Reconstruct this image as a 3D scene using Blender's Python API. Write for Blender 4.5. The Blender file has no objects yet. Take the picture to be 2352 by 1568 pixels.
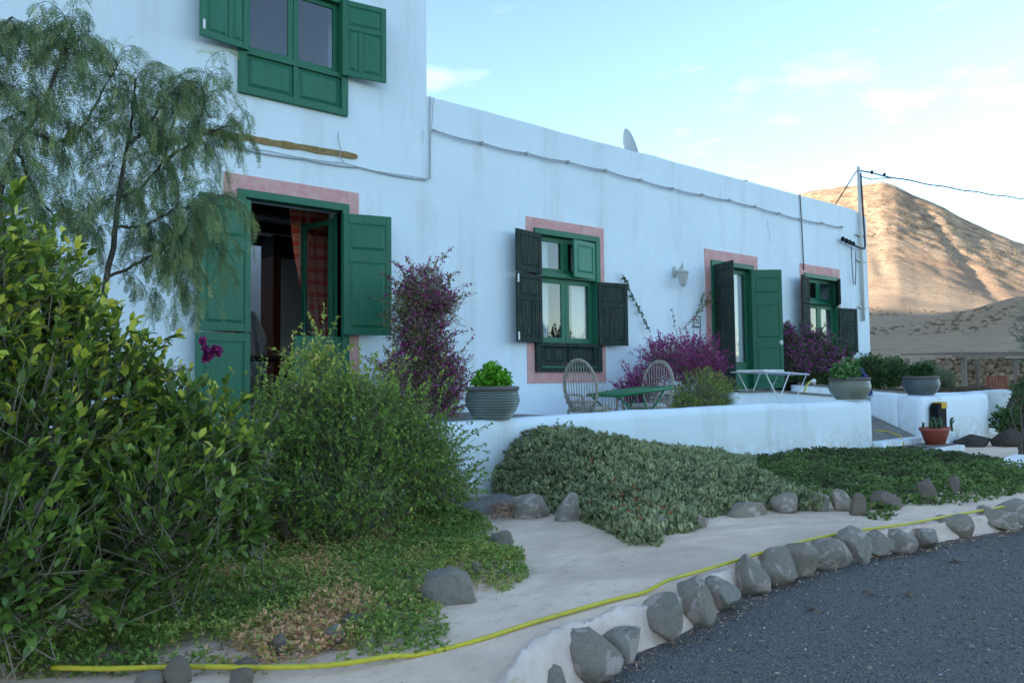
import bpy, bmesh, math, random
import numpy as np
from mathutils import Vector, Matrix, noise
random.seed(7); rng = np.random.default_rng(7)
R = math.radians
scene = bpy.context.scene
COL = scene.collection

# ------------------------------------------------------------------ camera
PITCH, ROLL, YAW = R(2.908), R(-.6155), R(50.70)
CAM = np.array([0., -8.2, 1.05]); FPX = 1800.0
_f0 = np.array([math.cos(YAW), math.sin(YAW), 0]); _r0 = np.array([math.sin(YAW), -math.cos(YAW), 0]); _u0 = np.array([0, 0, 1.])
FWD = _f0*math.cos(PITCH)+_u0*math.sin(PITCH); _u = -_f0*math.sin(PITCH)+_u0*math.cos(PITCH)
RGT = math.cos(ROLL)*_r0+math.sin(ROLL)*_u; UPV = -math.sin(ROLL)*_r0+math.cos(ROLL)*_u
cd = bpy.data.cameras.new('camera'); cam = bpy.data.objects.new('camera', cd); COL.objects.link(cam)
cd.sensor_width = 36; cd.lens = FPX/2352*36; cd.clip_start = .05; cd.clip_end = 6000
cd.dof.use_dof = True; cd.dof.focus_distance = 4.6; cd.dof.aperture_fstop = 6.3
m = Matrix(((RGT[0], UPV[0], -FWD[0], CAM[0]), (RGT[1], UPV[1], -FWD[1], CAM[1]), (RGT[2], UPV[2], -FWD[2], CAM[2]), (0, 0, 0, 1)))
cam.matrix_world = m
scene.camera = cam
def ray(x, y): return FWD+RGT*(x-1176)/FPX-UPV*(y-784)/FPX
def onY(x, y, Y): v = ray(x, y); return CAM+v*(Y-CAM[1])/v[1]      # survey of the photograph: sight line onto a known upright plane
def onZ(x, y, Z): v = ray(x, y); return CAM+v*(Z-CAM[2])/v[2]      # ... or onto a known level

# ------------------------------------------------------------------ sky, sun, exposure
SUN_AZ, SUN_EL = 160, 9.0      # azimuth measured from +X towards +Y
world = bpy.data.worlds.new("World"); scene.world = world; world.use_nodes = True
wn, wl = world.node_tree.nodes, world.node_tree.links
wn.clear()
wo = wn.new('ShaderNodeOutputWorld'); bg = wn.new('ShaderNodeBackground'); sky = wn.new('ShaderNodeTexSky')
sky.sky_type = 'NISHITA'; sky.sun_disc = False; sky.sun_elevation = R(SUN_EL); sky.sun_rotation = R(90-SUN_AZ)
sky.air_density = 1.0; sky.dust_density = .7; sky.ozone_density = 1.6; sky.altitude = 1300
bg.inputs[1].default_value = .15
tc = wn.new('ShaderNodeTexCoord'); mp = wn.new('ShaderNodeMapping'); mp.inputs['Scale'].default_value = (3.4, 3.4, 9.5)
nz = wn.new('ShaderNodeTexNoise'); nz.inputs['Scale'].default_value = 1.6; nz.inputs['Detail'].default_value = 7; nz.inputs['Roughness'].default_value = .55
cr = wn.new('ShaderNodeValToRGB'); cr.color_ramp.elements[0].position = .56; cr.color_ramp.elements[0].color = (0, 0, 0, 1)
cr.color_ramp.elements[1].position = .85; cr.color_ramp.elements[1].color = (.22, .22, .22, 1)
mx = wn.new('ShaderNodeMixRGB'); mx.blend_type = 'MIX'; mx.inputs[2].default_value = (6.0, 6.3, 6.9, 1)
wl.new(tc.outputs['Generated'], mp.inputs[0]); wl.new(mp.outputs[0], nz.inputs[0]); wl.new(nz.outputs[0], cr.inputs[0])
wl.new(cr.outputs[0], mx.inputs[0]); wl.new(sky.outputs[0], mx.inputs[1]); mt_ = wn.new('ShaderNodeMixRGB'); mt_.blend_type = 'MULTIPLY'; mt_.inputs[0].default_value = 1; mt_.inputs[2].default_value = (1.0, .97, .94, 1)
wl.new(mx.outputs[0], mt_.inputs[1]); wl.new(mt_.outputs[0], bg.inputs[0]); wl.new(bg.outputs[0], wo.inputs[0])
ld = bpy.data.lights.new('sun', 'SUN'); ld.energy = 4.8; ld.angle = R(.5); ld.color = (1, .84, .66)
sun = bpy.data.objects.new('sun', ld); COL.objects.link(sun)
_a, _e = R(SUN_AZ), R(SUN_EL)
SDIR = Vector((math.cos(_e)*math.cos(_a), math.cos(_e)*math.sin(_a), math.sin(_e)))
sun.rotation_euler = SDIR.to_track_quat('Z', 'Y').to_euler(); sun.location = (0, 0, 30)
vs = scene.view_settings; vs.view_transform = 'Standard'; vs.look = 'None'; vs.gamma = 1; vs.use_curve_mapping = False; vs.exposure = 2.12

# ------------------------------------------------------------------ materials
def mat(name, col, rough=.8, spec=.3, metal=0):
    m = bpy.data.materials.new(name); m.use_nodes = True
    b = m.node_tree.nodes['Principled BSDF']; b.inputs['Base Color'].default_value = (*col, 1)
    b.inputs['Roughness'].default_value = rough; b.inputs['Specular IOR Level'].default_value = spec; b.inputs['Metallic'].default_value = metal
    return m
def N(m, t, **kw):
    n = m.node_tree.nodes.new(t)
    for k, v in kw.items():
        if k in n.inputs: n.inputs[k].default_value = v
        else: setattr(n, k, v)
    return n
def L(m, a, b): m.node_tree.links.new(a, b)
def B(m): return m.node_tree.nodes['Principled BSDF']
def coords(m, scale=(1, 1, 1), kind='Object'):
    t = N(m, 'ShaderNodeTexCoord'); p = N(m, 'ShaderNodeMapping'); p.inputs['Scale'].default_value = scale
    L(m, t.outputs[kind], p.inputs[0]); return p.outputs[0]
def ramp(m, fac, stops):
    r = N(m, 'ShaderNodeValToRGB'); e = r.color_ramp.elements
    while len(e) < len(stops): e.new(.5)
    for i, (p, c) in enumerate(stops):
        e[i].position = p; e[i].color = (*c, 1) if len(c) == 3 else c
    L(m, fac, r.inputs[0]); return r.outputs[0]
def noise_out(m, sc, det=4, rough=.6, co=None, dist=0):
    n = N(m, 'ShaderNodeTexNoise', Scale=sc, Detail=det, Roughness=rough, Distortion=dist)
    if co is not None: L(m, co, n.inputs['Vector'])
    return n.outputs[0]
def mix(m, fac, a, b, mode='MIX'):
    n = N(m, 'ShaderNodeMixRGB'); n.blend_type = mode
    for i, v in ((0, fac), (1, a), (2, b)):
        if isinstance(v, (int, float)): n.inputs[i].default_value = v
        elif isinstance(v, tuple): n.inputs[i].default_value = (*v, 1)
        else: L(m, v, n.inputs[i])
    return n.outputs[0]
def bump(m, h, strength=.3, dist=.02, prev=None):
    n = N(m, 'ShaderNodeBump', Strength=strength, Distance=dist); L(m, h, n.inputs['Height'])
    if prev is not None: L(m, prev, n.inputs['Normal'])
    L(m, n.outputs[0], B(m).inputs['Normal']); return n.outputs[0]

# lime-washed plaster
def plaster(name, base=(.80, .895, .96), dirt=(.52, .48, .41)):
    M = mat(name, base, .9, .15); co = coords(M)
    big = noise_out(M, .55, 5, .62, co); streak = noise_out(M, 1, 6, .65, coords(M, (2.2, 2.2, .28)))
    small = noise_out(M, 9, 6, .7, co)
    c = mix(M, ramp(M, big, [(.38, (0, 0, 0)), (.68, (.9, .9, .9))]), base, tuple(b*.91 for b in base))
    c = mix(M, ramp(M, streak, [(.52, (0, 0, 0)), (.74, (.42, .42, .42))]), c, dirt)
    c = mix(M, ramp(M, small, [(.66, (0, 0, 0)), (.82, (.28, .28, .28))]), c, dirt)
    gm = N(M, 'ShaderNodeNewGeometry'); sx = N(M, 'ShaderNodeSeparateXYZ'); L(M, gm.outputs['Position'], sx.inputs[0])
    mr = N(M, 'ShaderNodeMapRange'); L(M, sx.outputs[2], mr.inputs[0]); mr.inputs[1].default_value = .45; mr.inputs[2].default_value = -.05; mr.inputs[3].default_value = 0; mr.inputs[4].default_value = .75
    c = mix(M, mix(M, 1.0, mr.outputs[0], ramp(M, noise_out(M, 6, 6, .7, co), [(.38, (0, 0, 0)), (.62, (1, 1, 1))]), 'MULTIPLY'), c, dirt)     # earth splashed up the foot of the walls
    L(M, c, B(M).inputs['Base Color'])
    b1 = bump(M, noise_out(M, 2.6, 5, .6, co), .35, .05); bump(M, noise_out(M, 38, 4, .6, co), .22, .008, b1)
    return M
M_wall = plaster('white_plaster')
M_low = plaster('white_plaster_low', (.80, .895, .96), (.50, .47, .36))
M_pink = mat('pink_paint', (.70, .375, .355), .85, .15)
_c = mix(M_pink, ramp(M_pink, noise_out(M_pink, 5, 8, .75, coords(M_pink)), [(.42, (0, 0, 0)), (.66, (.8, .8, .8))]), (.66, .33, .31), (.74, .50, .47))
L(M_pink, _c, B(M_pink).inputs['Base Color'])
def paint(name, c1, c2, rough=.45):
    M = mat(name, c1, rough, .35); co = coords(M, (12, 12, 1.2))
    L(M, mix(M, ramp(M, noise_out(M, 3, 5, .6, co), [(.35, (0, 0, 0)), (.75, (1, 1, 1))]), c1, c2), B(M).inputs['Base Color'])
    wr = noise_out(M, 3.2, 9, .8, coords(M, (3, 3, .8))); sc = B(M).inputs['Base Color'].links[0].from_socket
    L(M, mix(M, ramp(M, wr, [(.62, (0, 0, 0)), (.68, (.75, .75, .75))]), sc, tuple(.5*v+.035 for v in c2)), B(M).inputs['Base Color'])     # scuffed, chalky spots
    bump(M, noise_out(M, 9, 4, .6, co), .25, .006); return M
M_green = paint('green_paint', (.018, .135, .072), (.026, .17, .095))
M_green2 = paint('green_paint_shop', (.016, .115, .060), (.022, .15, .085))
M_greenl = paint('green_paint_pale', (.035, .19, .11), (.05, .22, .14))
M_weath = mat('weathered_wood', (.03, .03, .03), .8, .2)
_co = coords(M_weath, (26, 26, 1.6)); _n = noise_out(M_weath, 2.2, 8, .72, _co, .4); _n2 = noise_out(M_weath, 5, 5, .6, coords(M_weath, (3, 3, 1)))
_c = ramp(M_weath, _n, [(.34, (.010, .012, .014)), (.45, (.030, .034, .034)), (.52, (.014, .052, .042)), (.58, (.085, .055, .042)), (.66, (.19, .14, .115))])
L(M_weath, mix(M_weath, ramp(M_weath, _n2, [(.45, (0, 0, 0)), (.65, (.55, .55, .55))]), _c, (.018, .045, .038)), B(M_weath).inputs['Base Color'])
bump(M_weath, _n, .5, .01)
M_glass = bpy.data.materials.new('window_glass'); M_glass.use_nodes = True
_t = M_glass.node_tree; _t.nodes.clear()
_o = _t.nodes.new('ShaderNodeOutputMaterial'); _mx = _t.nodes.new('ShaderNodeMixShader'); _tr = _t.nodes.new('ShaderNodeBsdfTransparent'); _gl = _t.nodes.new('ShaderNodeBsdfGlossy')
_fr = _t.nodes.new('ShaderNodeFresnel'); _fr.inputs[0].default_value = 2.1; _gl.inputs['Roughness'].default_value = .01; _tr.inputs[0].default_value = (.85, .9, .92, 1)
_ge = _t.nodes.new('ShaderNodeNewGeometry'); _ml = _t.nodes.new('ShaderNodeMath'); _ml.operation = 'SUBTRACT'; _ml.inputs[0].default_value = 1; _t.links.new(_ge.outputs['Backfacing'], _ml.inputs[1])
_mm = _t.nodes.new('ShaderNodeMath'); _mm.operation = 'MULTIPLY'; _t.links.new(_fr.outputs[0], _mm.inputs[0]); _t.links.new(_ml.outputs[0], _mm.inputs[1]); _t.links.new(_mm.outputs[0], _mx.inputs[0]); _t.links.new(_tr.outputs[0], _mx.inputs[1]); _t.links.new(_gl.outputs[0], _mx.inputs[2]); _t.links.new(_mx.outputs[0], _o.inputs[0])
M_dark = mat('dark_wood', (.025, .014, .010), .6)
M_cloth = mat('white_cloth', (.72, .72, .72), .9)
M_metal = mat('grey_metal', (.42, .43, .43), .45, .5, .6)
M_black = mat('black_plastic', (.008, .008, .010), .75, .15)
M_cable = mat('grey_cable', (.42, .42, .42), .6)
M_yellow = mat('yellow_hose', (.60, .52, .022), .42, .4)
_n = noise_out(M_yellow, 14, 5, .7, coords(M_yellow)); L(M_yellow, mix(M_yellow, ramp(M_yellow, _n, [(.5, (0, 0, 0)), (.72, (.6, .6, .6))]), (.56, .47, .03), (.33, .27, .07)), B(M_yellow).inputs['Base Color'])
M_white = mat('white_enamel', (.75, .75, .75), .4, .4)
M_conc = mat('grey_concrete', (.22, .205, .19), .9, .15)
_n = noise_out(M_conc, 3, 7, .7, coords(M_conc)); L(M_conc, ramp(M_conc, _n, [(.3, (.14, .13, .12)), (.7, (.29, .27, .25))]), B(M_conc).inputs['Base Color']); bump(M_conc, noise_out(M_conc, 30, 5, .7, coords(M_conc)), .4, .01)
def rockmat(name, a, b, c, lich=.35):
    M = mat(name, a, .95, .1); co = coords(M)
    oi = N(M, 'ShaderNodeObjectInfo'); n1 = noise_out(M, 5, 6, .7, co); n2 = noise_out(M, 60, 4, .8, co); n3 = noise_out(M, 11, 5, .7, co)
    k = ramp(M, n1, [(.3, a), (.7, b)]); k = mix(M, oi.outputs['Random'], k, mix(M, .38, k, c))
    k = mix(M, ramp(M, n3, [(.56, (0, 0, 0)), (.68, (lich, lich, lich))]), k, (.42, .42, .38))
    k = mix(M, .55, k, ramp(M, n2, [(.38, (.12, .12, .12)), (.64, (.88, .88, .88))]), 'OVERLAY')
    L(M, k, B(M).inputs['Base Color']); v = N(M, 'ShaderNodeTexVoronoi', Scale=34.0); L(M, co, v.inputs['Vector'])
    b1 = bump(M, n1, .6, .04); b2 = bump(M, v.outputs[0], .6, .02, b1); bump(M, n2, .8, .012, b2); return M
M_rock = rockmat('basalt', (.34, .31, .27), (.52, .48, .42), (.46, .34, .23), .6)
M_kerb = rockmat('kerb_basalt', (.36, .325, .28), (.56, .51, .44), (.50, .36, .24), .6)
_bc = B(M_kerb).inputs['Base Color'].links[0].from_socket; _co = coords(M_kerb, (1, 1, 1), 'Object'); _oi = N(M_kerb, 'ShaderNodeObjectInfo'); _vm = N(M_kerb, 'ShaderNodeVectorMath', operation='ADD'); L(M_kerb, _co, _vm.inputs[0]); L(M_kerb, _oi.outputs['Location'], _vm.inputs[1])
L(M_kerb, mix(M_kerb, ramp(M_kerb, noise_out(M_kerb, 1.15, 7, .62, _vm.outputs[0], .6), [(.56, (0, 0, 0)), (.575, (.95, .95, .95))]), _bc, (.74, .60, .54)), B(M_kerb).inputs['Base Color'])     # lime mortar smeared over the stones
M_rockd = rockmat('dark_rock', (.06, .055, .05), (.12, .11, .10), (.13, .10, .075), .2)
M_rockp = rockmat('pale_rock', (.26, .22, .19), (.36, .31, .27), (.40, .29, .19), .2)
M_mortar = mat('pink_mortar', (.50, .42, .39), .9, .15)
_n = noise_out(M_mortar, 4, 7, .7, coords(M_mortar)); L(M_mortar, ramp(M_mortar, _n, [(.3, (.62, .46, .38)), (.65, (.84, .67, .58))]), B(M_mortar).inputs['Base Color'])
bump(M_mortar, noise_out(M_mortar, 22, 6, .7, coords(M_mortar)), .5, .015)

# ------------------------------------------------------------------ mesh helpers
def link(name, me, m, parent=None, kind=None):
    o = bpy.data.objects.new(name, me); COL.objects.link(o)
    if m is not None and not me.materials: me.materials.append(m)
    if parent is not None: o.parent = parent
    if kind: o['kind'] = kind
    return o
def tag(o, label=None, cat=None, group=None, kind=None):
    if label: o['label'] = label
    if cat: o['category'] = cat
    if group: o['group'] = group
    if kind: o['kind'] = kind
    return o
def thing(name, loc, label, cat, group=None, rz=0):
    o = bpy.data.objects.new(name, None); COL.objects.link(o); o.location = loc; o.rotation_euler.z = rz; o.empty_display_size = .1
    return tag(o, label, cat, group)
def copy_tree(o, parent=None):
    c = o.copy(); COL.objects.link(c); c.parent = parent
    for ch in list(o.children): copy_tree(ch, c)
    return c
class MB:
    def __init__(s, off=(0, 0, 0)): s.v = []; s.f = []; s.off = Vector(off)
    def add(s, vs_, fs):
        b = len(s.v); s.v += [Vector(q)-s.off for q in vs_]; s.f += [tuple(i+b for i in f) for f in fs]; return s
    def box(s, x0, x1, y0, y1, z0, z1):
        return s.add([(x0, y0, z0), (x1, y0, z0), (x1, y1, z0), (x0, y1, z0), (x0, y0, z1), (x1, y0, z1), (x1, y1, z1), (x0, y1, z1)],
                     [(0, 3, 2, 1), (4, 5, 6, 7), (0, 1, 5, 4), (1, 2, 6, 5), (2, 3, 7, 6), (3, 0, 4, 7)])
    def tube(s, pts, r, seg=8, closed=False):
        pts = [Vector(p) for p in pts]; n = len(pts); rr = r if isinstance(r, (list, tuple)) else [r]*n
        vs_, up = [], None
        for i, p in enumerate(pts):
            if closed: t = (pts[(i+1) % n]-pts[i-1])
            else: t = pts[min(i+1, n-1)]-pts[max(i-1, 0)]
            t = t.normalized() if t.length > 1e-9 else Vector((0, 0, 1))
            if up is None: up = t.orthogonal().normalized()
            up = (up-t*up.dot(t)); up = up.normalized() if up.length > 1e-6 else t.orthogonal().normalized()
            w = t.cross(up)
            for k in range(seg):
                a = 2*math.pi*k/seg; vs_.append(p+(up*math.cos(a)+w*math.sin(a))*rr[i])
        fs = []
        for i in range(n if closed else n-1):
            j = (i+1) % n
            for k in range(seg): fs.append((i*seg+k, i*seg+(k+1) % seg, j*seg+(k+1) % seg, j*seg+k))
        if not closed: fs += [tuple(range(seg-1, -1, -1)), tuple((n-1)*seg+k for k in range(seg))]
        return s.add(vs_, fs)
    def lathe(s, prof, seg=32, c=(0, 0, 0)):
        vs_ = []
        for r, z in prof:
            for k in range(seg): a = 2*math.pi*k/seg; vs_.append((c[0]+r*math.cos(a), c[1]+r*math.sin(a), c[2]+z))
        fs = [(i*seg+k, i*seg+(k+1) % seg, (i+1)*seg+(k+1) % seg, (i+1)*seg+k) for i in range(len(prof)-1) for k in range(seg)]
        if prof[0][0] > 0: fs.append(tuple(range(seg-1, -1, -1)))
        if prof[-1][0] > 0: fs.append(tuple((len(prof)-1)*seg+k for k in range(seg)))
        return s.add(vs_, fs)
    def build(s, name, m, parent=None, smooth=False, bevel=0, kind=None):
        me = bpy.data.meshes.new(name); me.from_pydata(s.v, [], s.f); me.update()
        if smooth:
            me.polygons.foreach_set('use_smooth', [True]*len(me.polygons))
        o = link(name, me, m, parent, kind)
        if smooth and smooth != 'full':
            me.set_sharp_from_angle(angle=R(50))
        if bevel:
            b = o.modifiers.new('bevel', 'BEVEL'); b.width = bevel; b.segments = 2; b.limit_method = 'ANGLE'; b.angle_limit = R(40)
        return o
def big_mesh(name, V, F, m, parent=None, attrs=None, smooth=False, kind=None):
    V = np.asarray(V, np.float32); F = np.asarray(F, np.int32); k = F.shape[1]
    me = bpy.data.meshes.new(name); me.vertices.add(len(V)); me.vertices.foreach_set('co', V.ravel())
    me.loops.add(F.size); me.loops.foreach_set('vertex_index', F.ravel()); me.polygons.add(len(F))
    me.polygons.foreach_set('loop_start', np.arange(0, F.size, k, dtype=np.int32))
    me.update(calc_edges=True); me.validate()
    if smooth: me.polygons.foreach_set('use_smooth', np.ones(len(me.polygons), bool))
    for an, av in (attrs or {}).items():
        a = me.attributes.new(an, 'FLOAT', 'POINT'); a.data.foreach_set('value', np.asarray(av, np.float32))
    return link(name, me, m, parent, kind)
def grid(name, xs, ys, fz, m, parent=None, kind=None, keep=None, off=(0, 0, 0), smooth=True):
    X, Y = np.meshgrid(xs, ys); Z = fz(X, Y); V = np.stack([X, Y, Z], -1).reshape(-1, 3)-np.array(off)
    nx, ny = len(xs), len(ys); i, j = np.meshgrid(np.arange(nx-1), np.arange(ny-1)); a = (j*nx+i).ravel()
    F = np.stack([a, a+1, a+nx+1, a+nx], -1)
    if keep is not None:
        c = V[F].mean(1)+np.array(off); F = F[keep(c[:, 0], c[:, 1])]
    return big_mesh(name, V, F, m, parent, smooth=smooth, kind=kind)
def sn(X, Y, s, seed=0, octv=3):   # cheap smooth value noise, vectorised
    X = np.asarray(X, float)*s+seed*17.3; Y = np.asarray(Y, float)*s+seed*9.1; out = 0; amp = 1; tot = 0
    for o in range(octv):
        xi, yi = np.floor(X), np.floor(Y); fx, fy = X-xi, Y-yi; fx = fx*fx*(3-2*fx); fy = fy*fy*(3-2*fy)
        h = lambda a, b: (np.sin(a*127.1+b*311.7+seed*3.3)*43758.5453) % 1.0
        out = out+amp*((h(xi, yi)*(1-fx)+h(xi+1, yi)*fx)*(1-fy)+(h(xi, yi+1)*(1-fx)+h(xi+1, yi+1)*fx)*fy); tot += amp
        amp *= .5; X = X*2.03; Y = Y*2.03
    return out/tot*2-1
def sstep(a, b, x): t = np.clip((x-a)/(b-a), 0, 1); return t*t*(3-2*t)
def in_poly(P, X, Y):
    X = np.asarray(X); r = np.zeros(X.shape, bool); n = len(P)
    for i in range(n):
        x0, y0 = P[i][:2]; x1, y1 = P[(i+1) % n][:2]
        c = ((y0 > Y) != (y1 > Y)) & (X < (x1-x0)*(Y-y0)/((y1-y0) if y1 != y0 else 1e-9)+x0); r ^= c
    return r

# ------------------------------------------------------------------ terrain: plain, hill in front, ridge behind that shades the place
M_hill = mat('dry_hillside', (.42, .31, .20), .95, .05)
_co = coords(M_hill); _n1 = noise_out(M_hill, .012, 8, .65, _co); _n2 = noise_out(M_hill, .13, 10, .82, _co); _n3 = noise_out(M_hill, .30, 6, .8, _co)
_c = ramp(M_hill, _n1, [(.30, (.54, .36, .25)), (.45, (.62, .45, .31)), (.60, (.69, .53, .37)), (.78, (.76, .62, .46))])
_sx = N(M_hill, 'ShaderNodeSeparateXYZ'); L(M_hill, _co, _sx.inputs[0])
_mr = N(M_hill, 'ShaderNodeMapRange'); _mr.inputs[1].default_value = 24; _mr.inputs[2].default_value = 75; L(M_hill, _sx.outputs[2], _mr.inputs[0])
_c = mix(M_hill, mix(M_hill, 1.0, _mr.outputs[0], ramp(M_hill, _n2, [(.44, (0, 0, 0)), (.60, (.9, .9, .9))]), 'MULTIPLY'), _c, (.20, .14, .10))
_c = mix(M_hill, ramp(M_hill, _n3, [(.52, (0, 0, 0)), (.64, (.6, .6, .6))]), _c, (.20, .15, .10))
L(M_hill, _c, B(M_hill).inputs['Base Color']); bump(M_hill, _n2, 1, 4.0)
RR = 560.0
_az = np.array([-180, -40, -10, 0, 8, 14, 17.3, 20, 21.5, 23.2, 24.3, 25.1, 25.9, 27, 28.5, 30.4, 33, 38, 46, 60, 180.])
_elv = np.array([1.5, 1.5, 2.2, 3.4, 5.2, 7.0, 8.04, 9.6, 10.7, 11.7, 12.45, 12.75, 12.8, 12.75, 12.75, 12.55, 11.6, 9, 5.5, 2, 1.5])
_pt = np.array([0, .10, .18, .36, .54, .71, .89, .97, 1.0, 1.06, 1.3, 2.2, 5]); _pv = np.array([-.012, .000, .022, .105, .235, .46, .79, .955, 1.0, .97, .5, .1, .0])
def terrain_z(X, Y):
    r = np.hypot(X-CAM[0], Y-CAM[1]); az = np.degrees(np.arctan2(Y-CAM[1], X-CAM[0]))
    H = 1.05+RR*np.tan(np.radians(np.interp(az, _az, _elv))); t = r/RR
    z = H*np.interp(t, _pt, _pv)
    up = sstep(.38, .75, t)*(1-sstep(.97, 1.12, t))
    z = z+up*(sn(az*1.0, t*3, .45, 3, 4)*.5+sn(X, Y, .03, 5, 5)*.8)+sstep(.5, .8, t)*sn(X, Y, .13, 6, 4)*1.0
    # the gully right of the summit
    azg = np.interp(t, [.50, .66, .80, .93, 1.0], [17.5, 19.3, 21.0, 22.6, 23.3])
    g = np.exp(-((az-azg)/.55)**2)*sstep(.5, .68, t)*(1-sstep(.90, .97, t)); z = z-g*1.0
    g2 = np.exp(-((az-azg+1.1)/.6)**2)*sstep(.55, .7, t)*(1-sstep(.9, .97, t)); z = z+g2*.6
    ag = np.interp(t, [.5, .9], [24.8, 26.0]); z = z-np.exp(-((az-ag)/.5)**2)*sstep(.5, .66, t)*(1-sstep(.8, .92, t))*1.0
    z = z+10.5*np.exp(-((r-205)/48)**2)*sstep(24.5, 16.0, az)*sstep(-2, 10, az)
    # western ridge (outside the picture): it stands between the low sun and the house
    sa = math.radians(SUN_AZ); ox, oy = -846., 300.
    along = (X-ox)*(-math.sin(sa))+(Y-oy)*math.cos(sa); perp = (X-ox)*math.cos(sa)+(Y-oy)*math.sin(sa)
    crest = 186+sn(along, along*0, .006, 9, 3)*8+along*.02
    z = z+crest*np.exp(-(perp/170.)**2)*(1-sstep(500, 900, np.abs(along)))*sstep(60, 150, r)
    return np.where(r < 24, -.32, z*sstep(22, 60, r)-.32*(1-sstep(22, 60, r)))
_azs = np.radians(np.concatenate([np.arange(-180, 8, 3), np.arange(8, 36, .16), np.arange(36, 181, 2.5)]))
_rs = np.concatenate([np.linspace(0, 24, 8), np.linspace(27, 60, 12), np.linspace(66, 330, 60), np.linspace(334, 640, 110), np.linspace(660, 1300, 26), np.geomspace(1400, 4200, 8)])
A_, R_ = np.meshgrid(_azs, _rs); X_ = CAM[0]+R_*np.cos(A_); Y_ = CAM[1]+R_*np.sin(A_)
_nx = len(_azs); _i, _j = np.meshgrid(np.arange(_nx-1), np.arange(len(_rs)-1)); _a = (_j*_nx+_i).ravel()
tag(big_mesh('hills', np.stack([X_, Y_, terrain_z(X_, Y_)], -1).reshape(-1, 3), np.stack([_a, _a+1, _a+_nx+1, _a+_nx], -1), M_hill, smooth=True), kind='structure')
# dry shrubs dotted over the lower slopes
M_shrub = mat('dry_shrub', (.13, .115, .07), 1, 0)
def blobs(name, P, S, m, squash=.6, kind='stuff', parent=None):
    bm = bmesh.new(); bmesh.ops.create_icosphere(bm, subdivisions=1, radius=1); V0 = np.array([v.co[:] for v in bm.verts]); F0 = np.array([[v.index for v in f.verts] for f in bm.faces]); bm.free()
    n = len(P); V = V0[None]*(1+rng.uniform(-.28, .28, (n, len(V0), 1))); V = V*np.array([1, 1, squash])*np.asarray(S)[:, None, None]+np.asarray(P)[:, None]
    F = F0[None]+(np.arange(n)*len(V0))[:, None, None]
    return big_mesh(name, V.reshape(-1, 3), F.reshape(-1, 3), m, parent, {'tint': np.repeat(rng.random(n), len(V0))}, kind=kind)
_a2 = np.radians(rng.uniform(14, 33, 2600)); _r2 = rng.uniform(70, 540, 2600); _x = CAM[0]+_r2*np.cos(_a2); _y = CAM[1]+_r2*np.sin(_a2)
_k = sn(_x, _y, .03, 2) > np.where(_r2 < 250, .24, np.where(_r2 < 400, .5, -.1)); _x, _y, _r2 = _x[_k], _y[_k], _r2[_k]
blobs('hillside_scrub', np.stack([_x, _y, terrain_z(_x, _y)], -1), rng.uniform(.25, .8, len(_x))*np.where(_r2 < 250, .8, 1.0), M_shrub)

# ------------------------------------------------------------------ near ground
M_soil = mat('soil', (.10, .07, .05), .95, .05)
_n = noise_out(M_soil, 9, 8, .75, coords(M_soil)); L(M_soil, ramp(M_soil, _n, [(.3, (.055, .04, .028)), (.55, (.12, .085, .058)), (.75, (.21, .16, .115))]), B(M_soil).inputs['Base Color']); bump(M_soil, noise_out(M_soil, 40, 6, .8, coords(M_soil)), .9, .03)
M_path = mat('pale_path', (.45, .40, .375), .9, .15)
_co = coords(M_path); _n = noise_out(M_path, 1.3, 8, .68, _co); _m = noise_out(M_path, 7, 7, .7, coords(M_path, (1, 2.2, 1)))
_c = ramp(M_path, _n, [(.30, (.74, .53, .40)), (.52, (.86, .64, .48)), (.72, (.90, .72, .56))])
_c = mix(M_path, ramp(M_path, _m, [(.55, (0, 0, 0)), (.72, (.55, .55, .55))]), _c, (.36, .29, .23))
_st = noise_out(M_path, .7, 5, .7, coords(M_path, (1, 1.6, 1)), .8); _c = mix(M_path, ramp(M_path, _st, [(.44, (0, 0, 0)), (.64, (.75, .75, .75))]), _c, (.56, .41, .32)); _v = noise_out(M_path, 75, 3, .5, _co); _c = mix(M_path, ramp(M_path, _v, [(.70, (0, 0, 0)), (.76, (.5, .5, .5))]), _c, (.14, .12, .10))
L(M_path, _c, B(M_path).inputs['Base Color']); _b = bump(M_path, _n, .4, .05); _b = bump(M_path, noise_out(M_path, 9, 6, .7, _co), .35, .03, _b); bump(M_path, noise_out(M_path, 60, 6, .7, _co), .5, .008, _b)
M_road = mat('volcanic_gravel', (.07, .075, .085), .9, .2)
_co = coords(M_road); _v = N(M_road, 'ShaderNodeTexVoronoi', Scale=95.0); L(M_road, _co, _v.inputs['Vector']); _sp = noise_out(M_road, 130, 3, .7, _co); _l = noise_out(M_road, .8, 6, .7, _co)
_c = ramp(M_road, _sp, [(.35, (.085, .082, .082)), (.50, (.155, .150, .146)), (.60, (.24, .23, .22)), (.72, (.42, .40, .37))])
_c = mix(M_road, ramp(M_road, _l, [(.44, (0, 0, 0)), (.68, (.55, .55, .55))]), _c, (.17, .145, .115))
L(M_road, _c, B(M_road).inputs['Base Color']); _b = bump(M_road, _v.outputs[0], .8, .02); bump(M_road, noise_out(M_road, 4, 6, .7, _co), .3, .05, _b)

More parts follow.
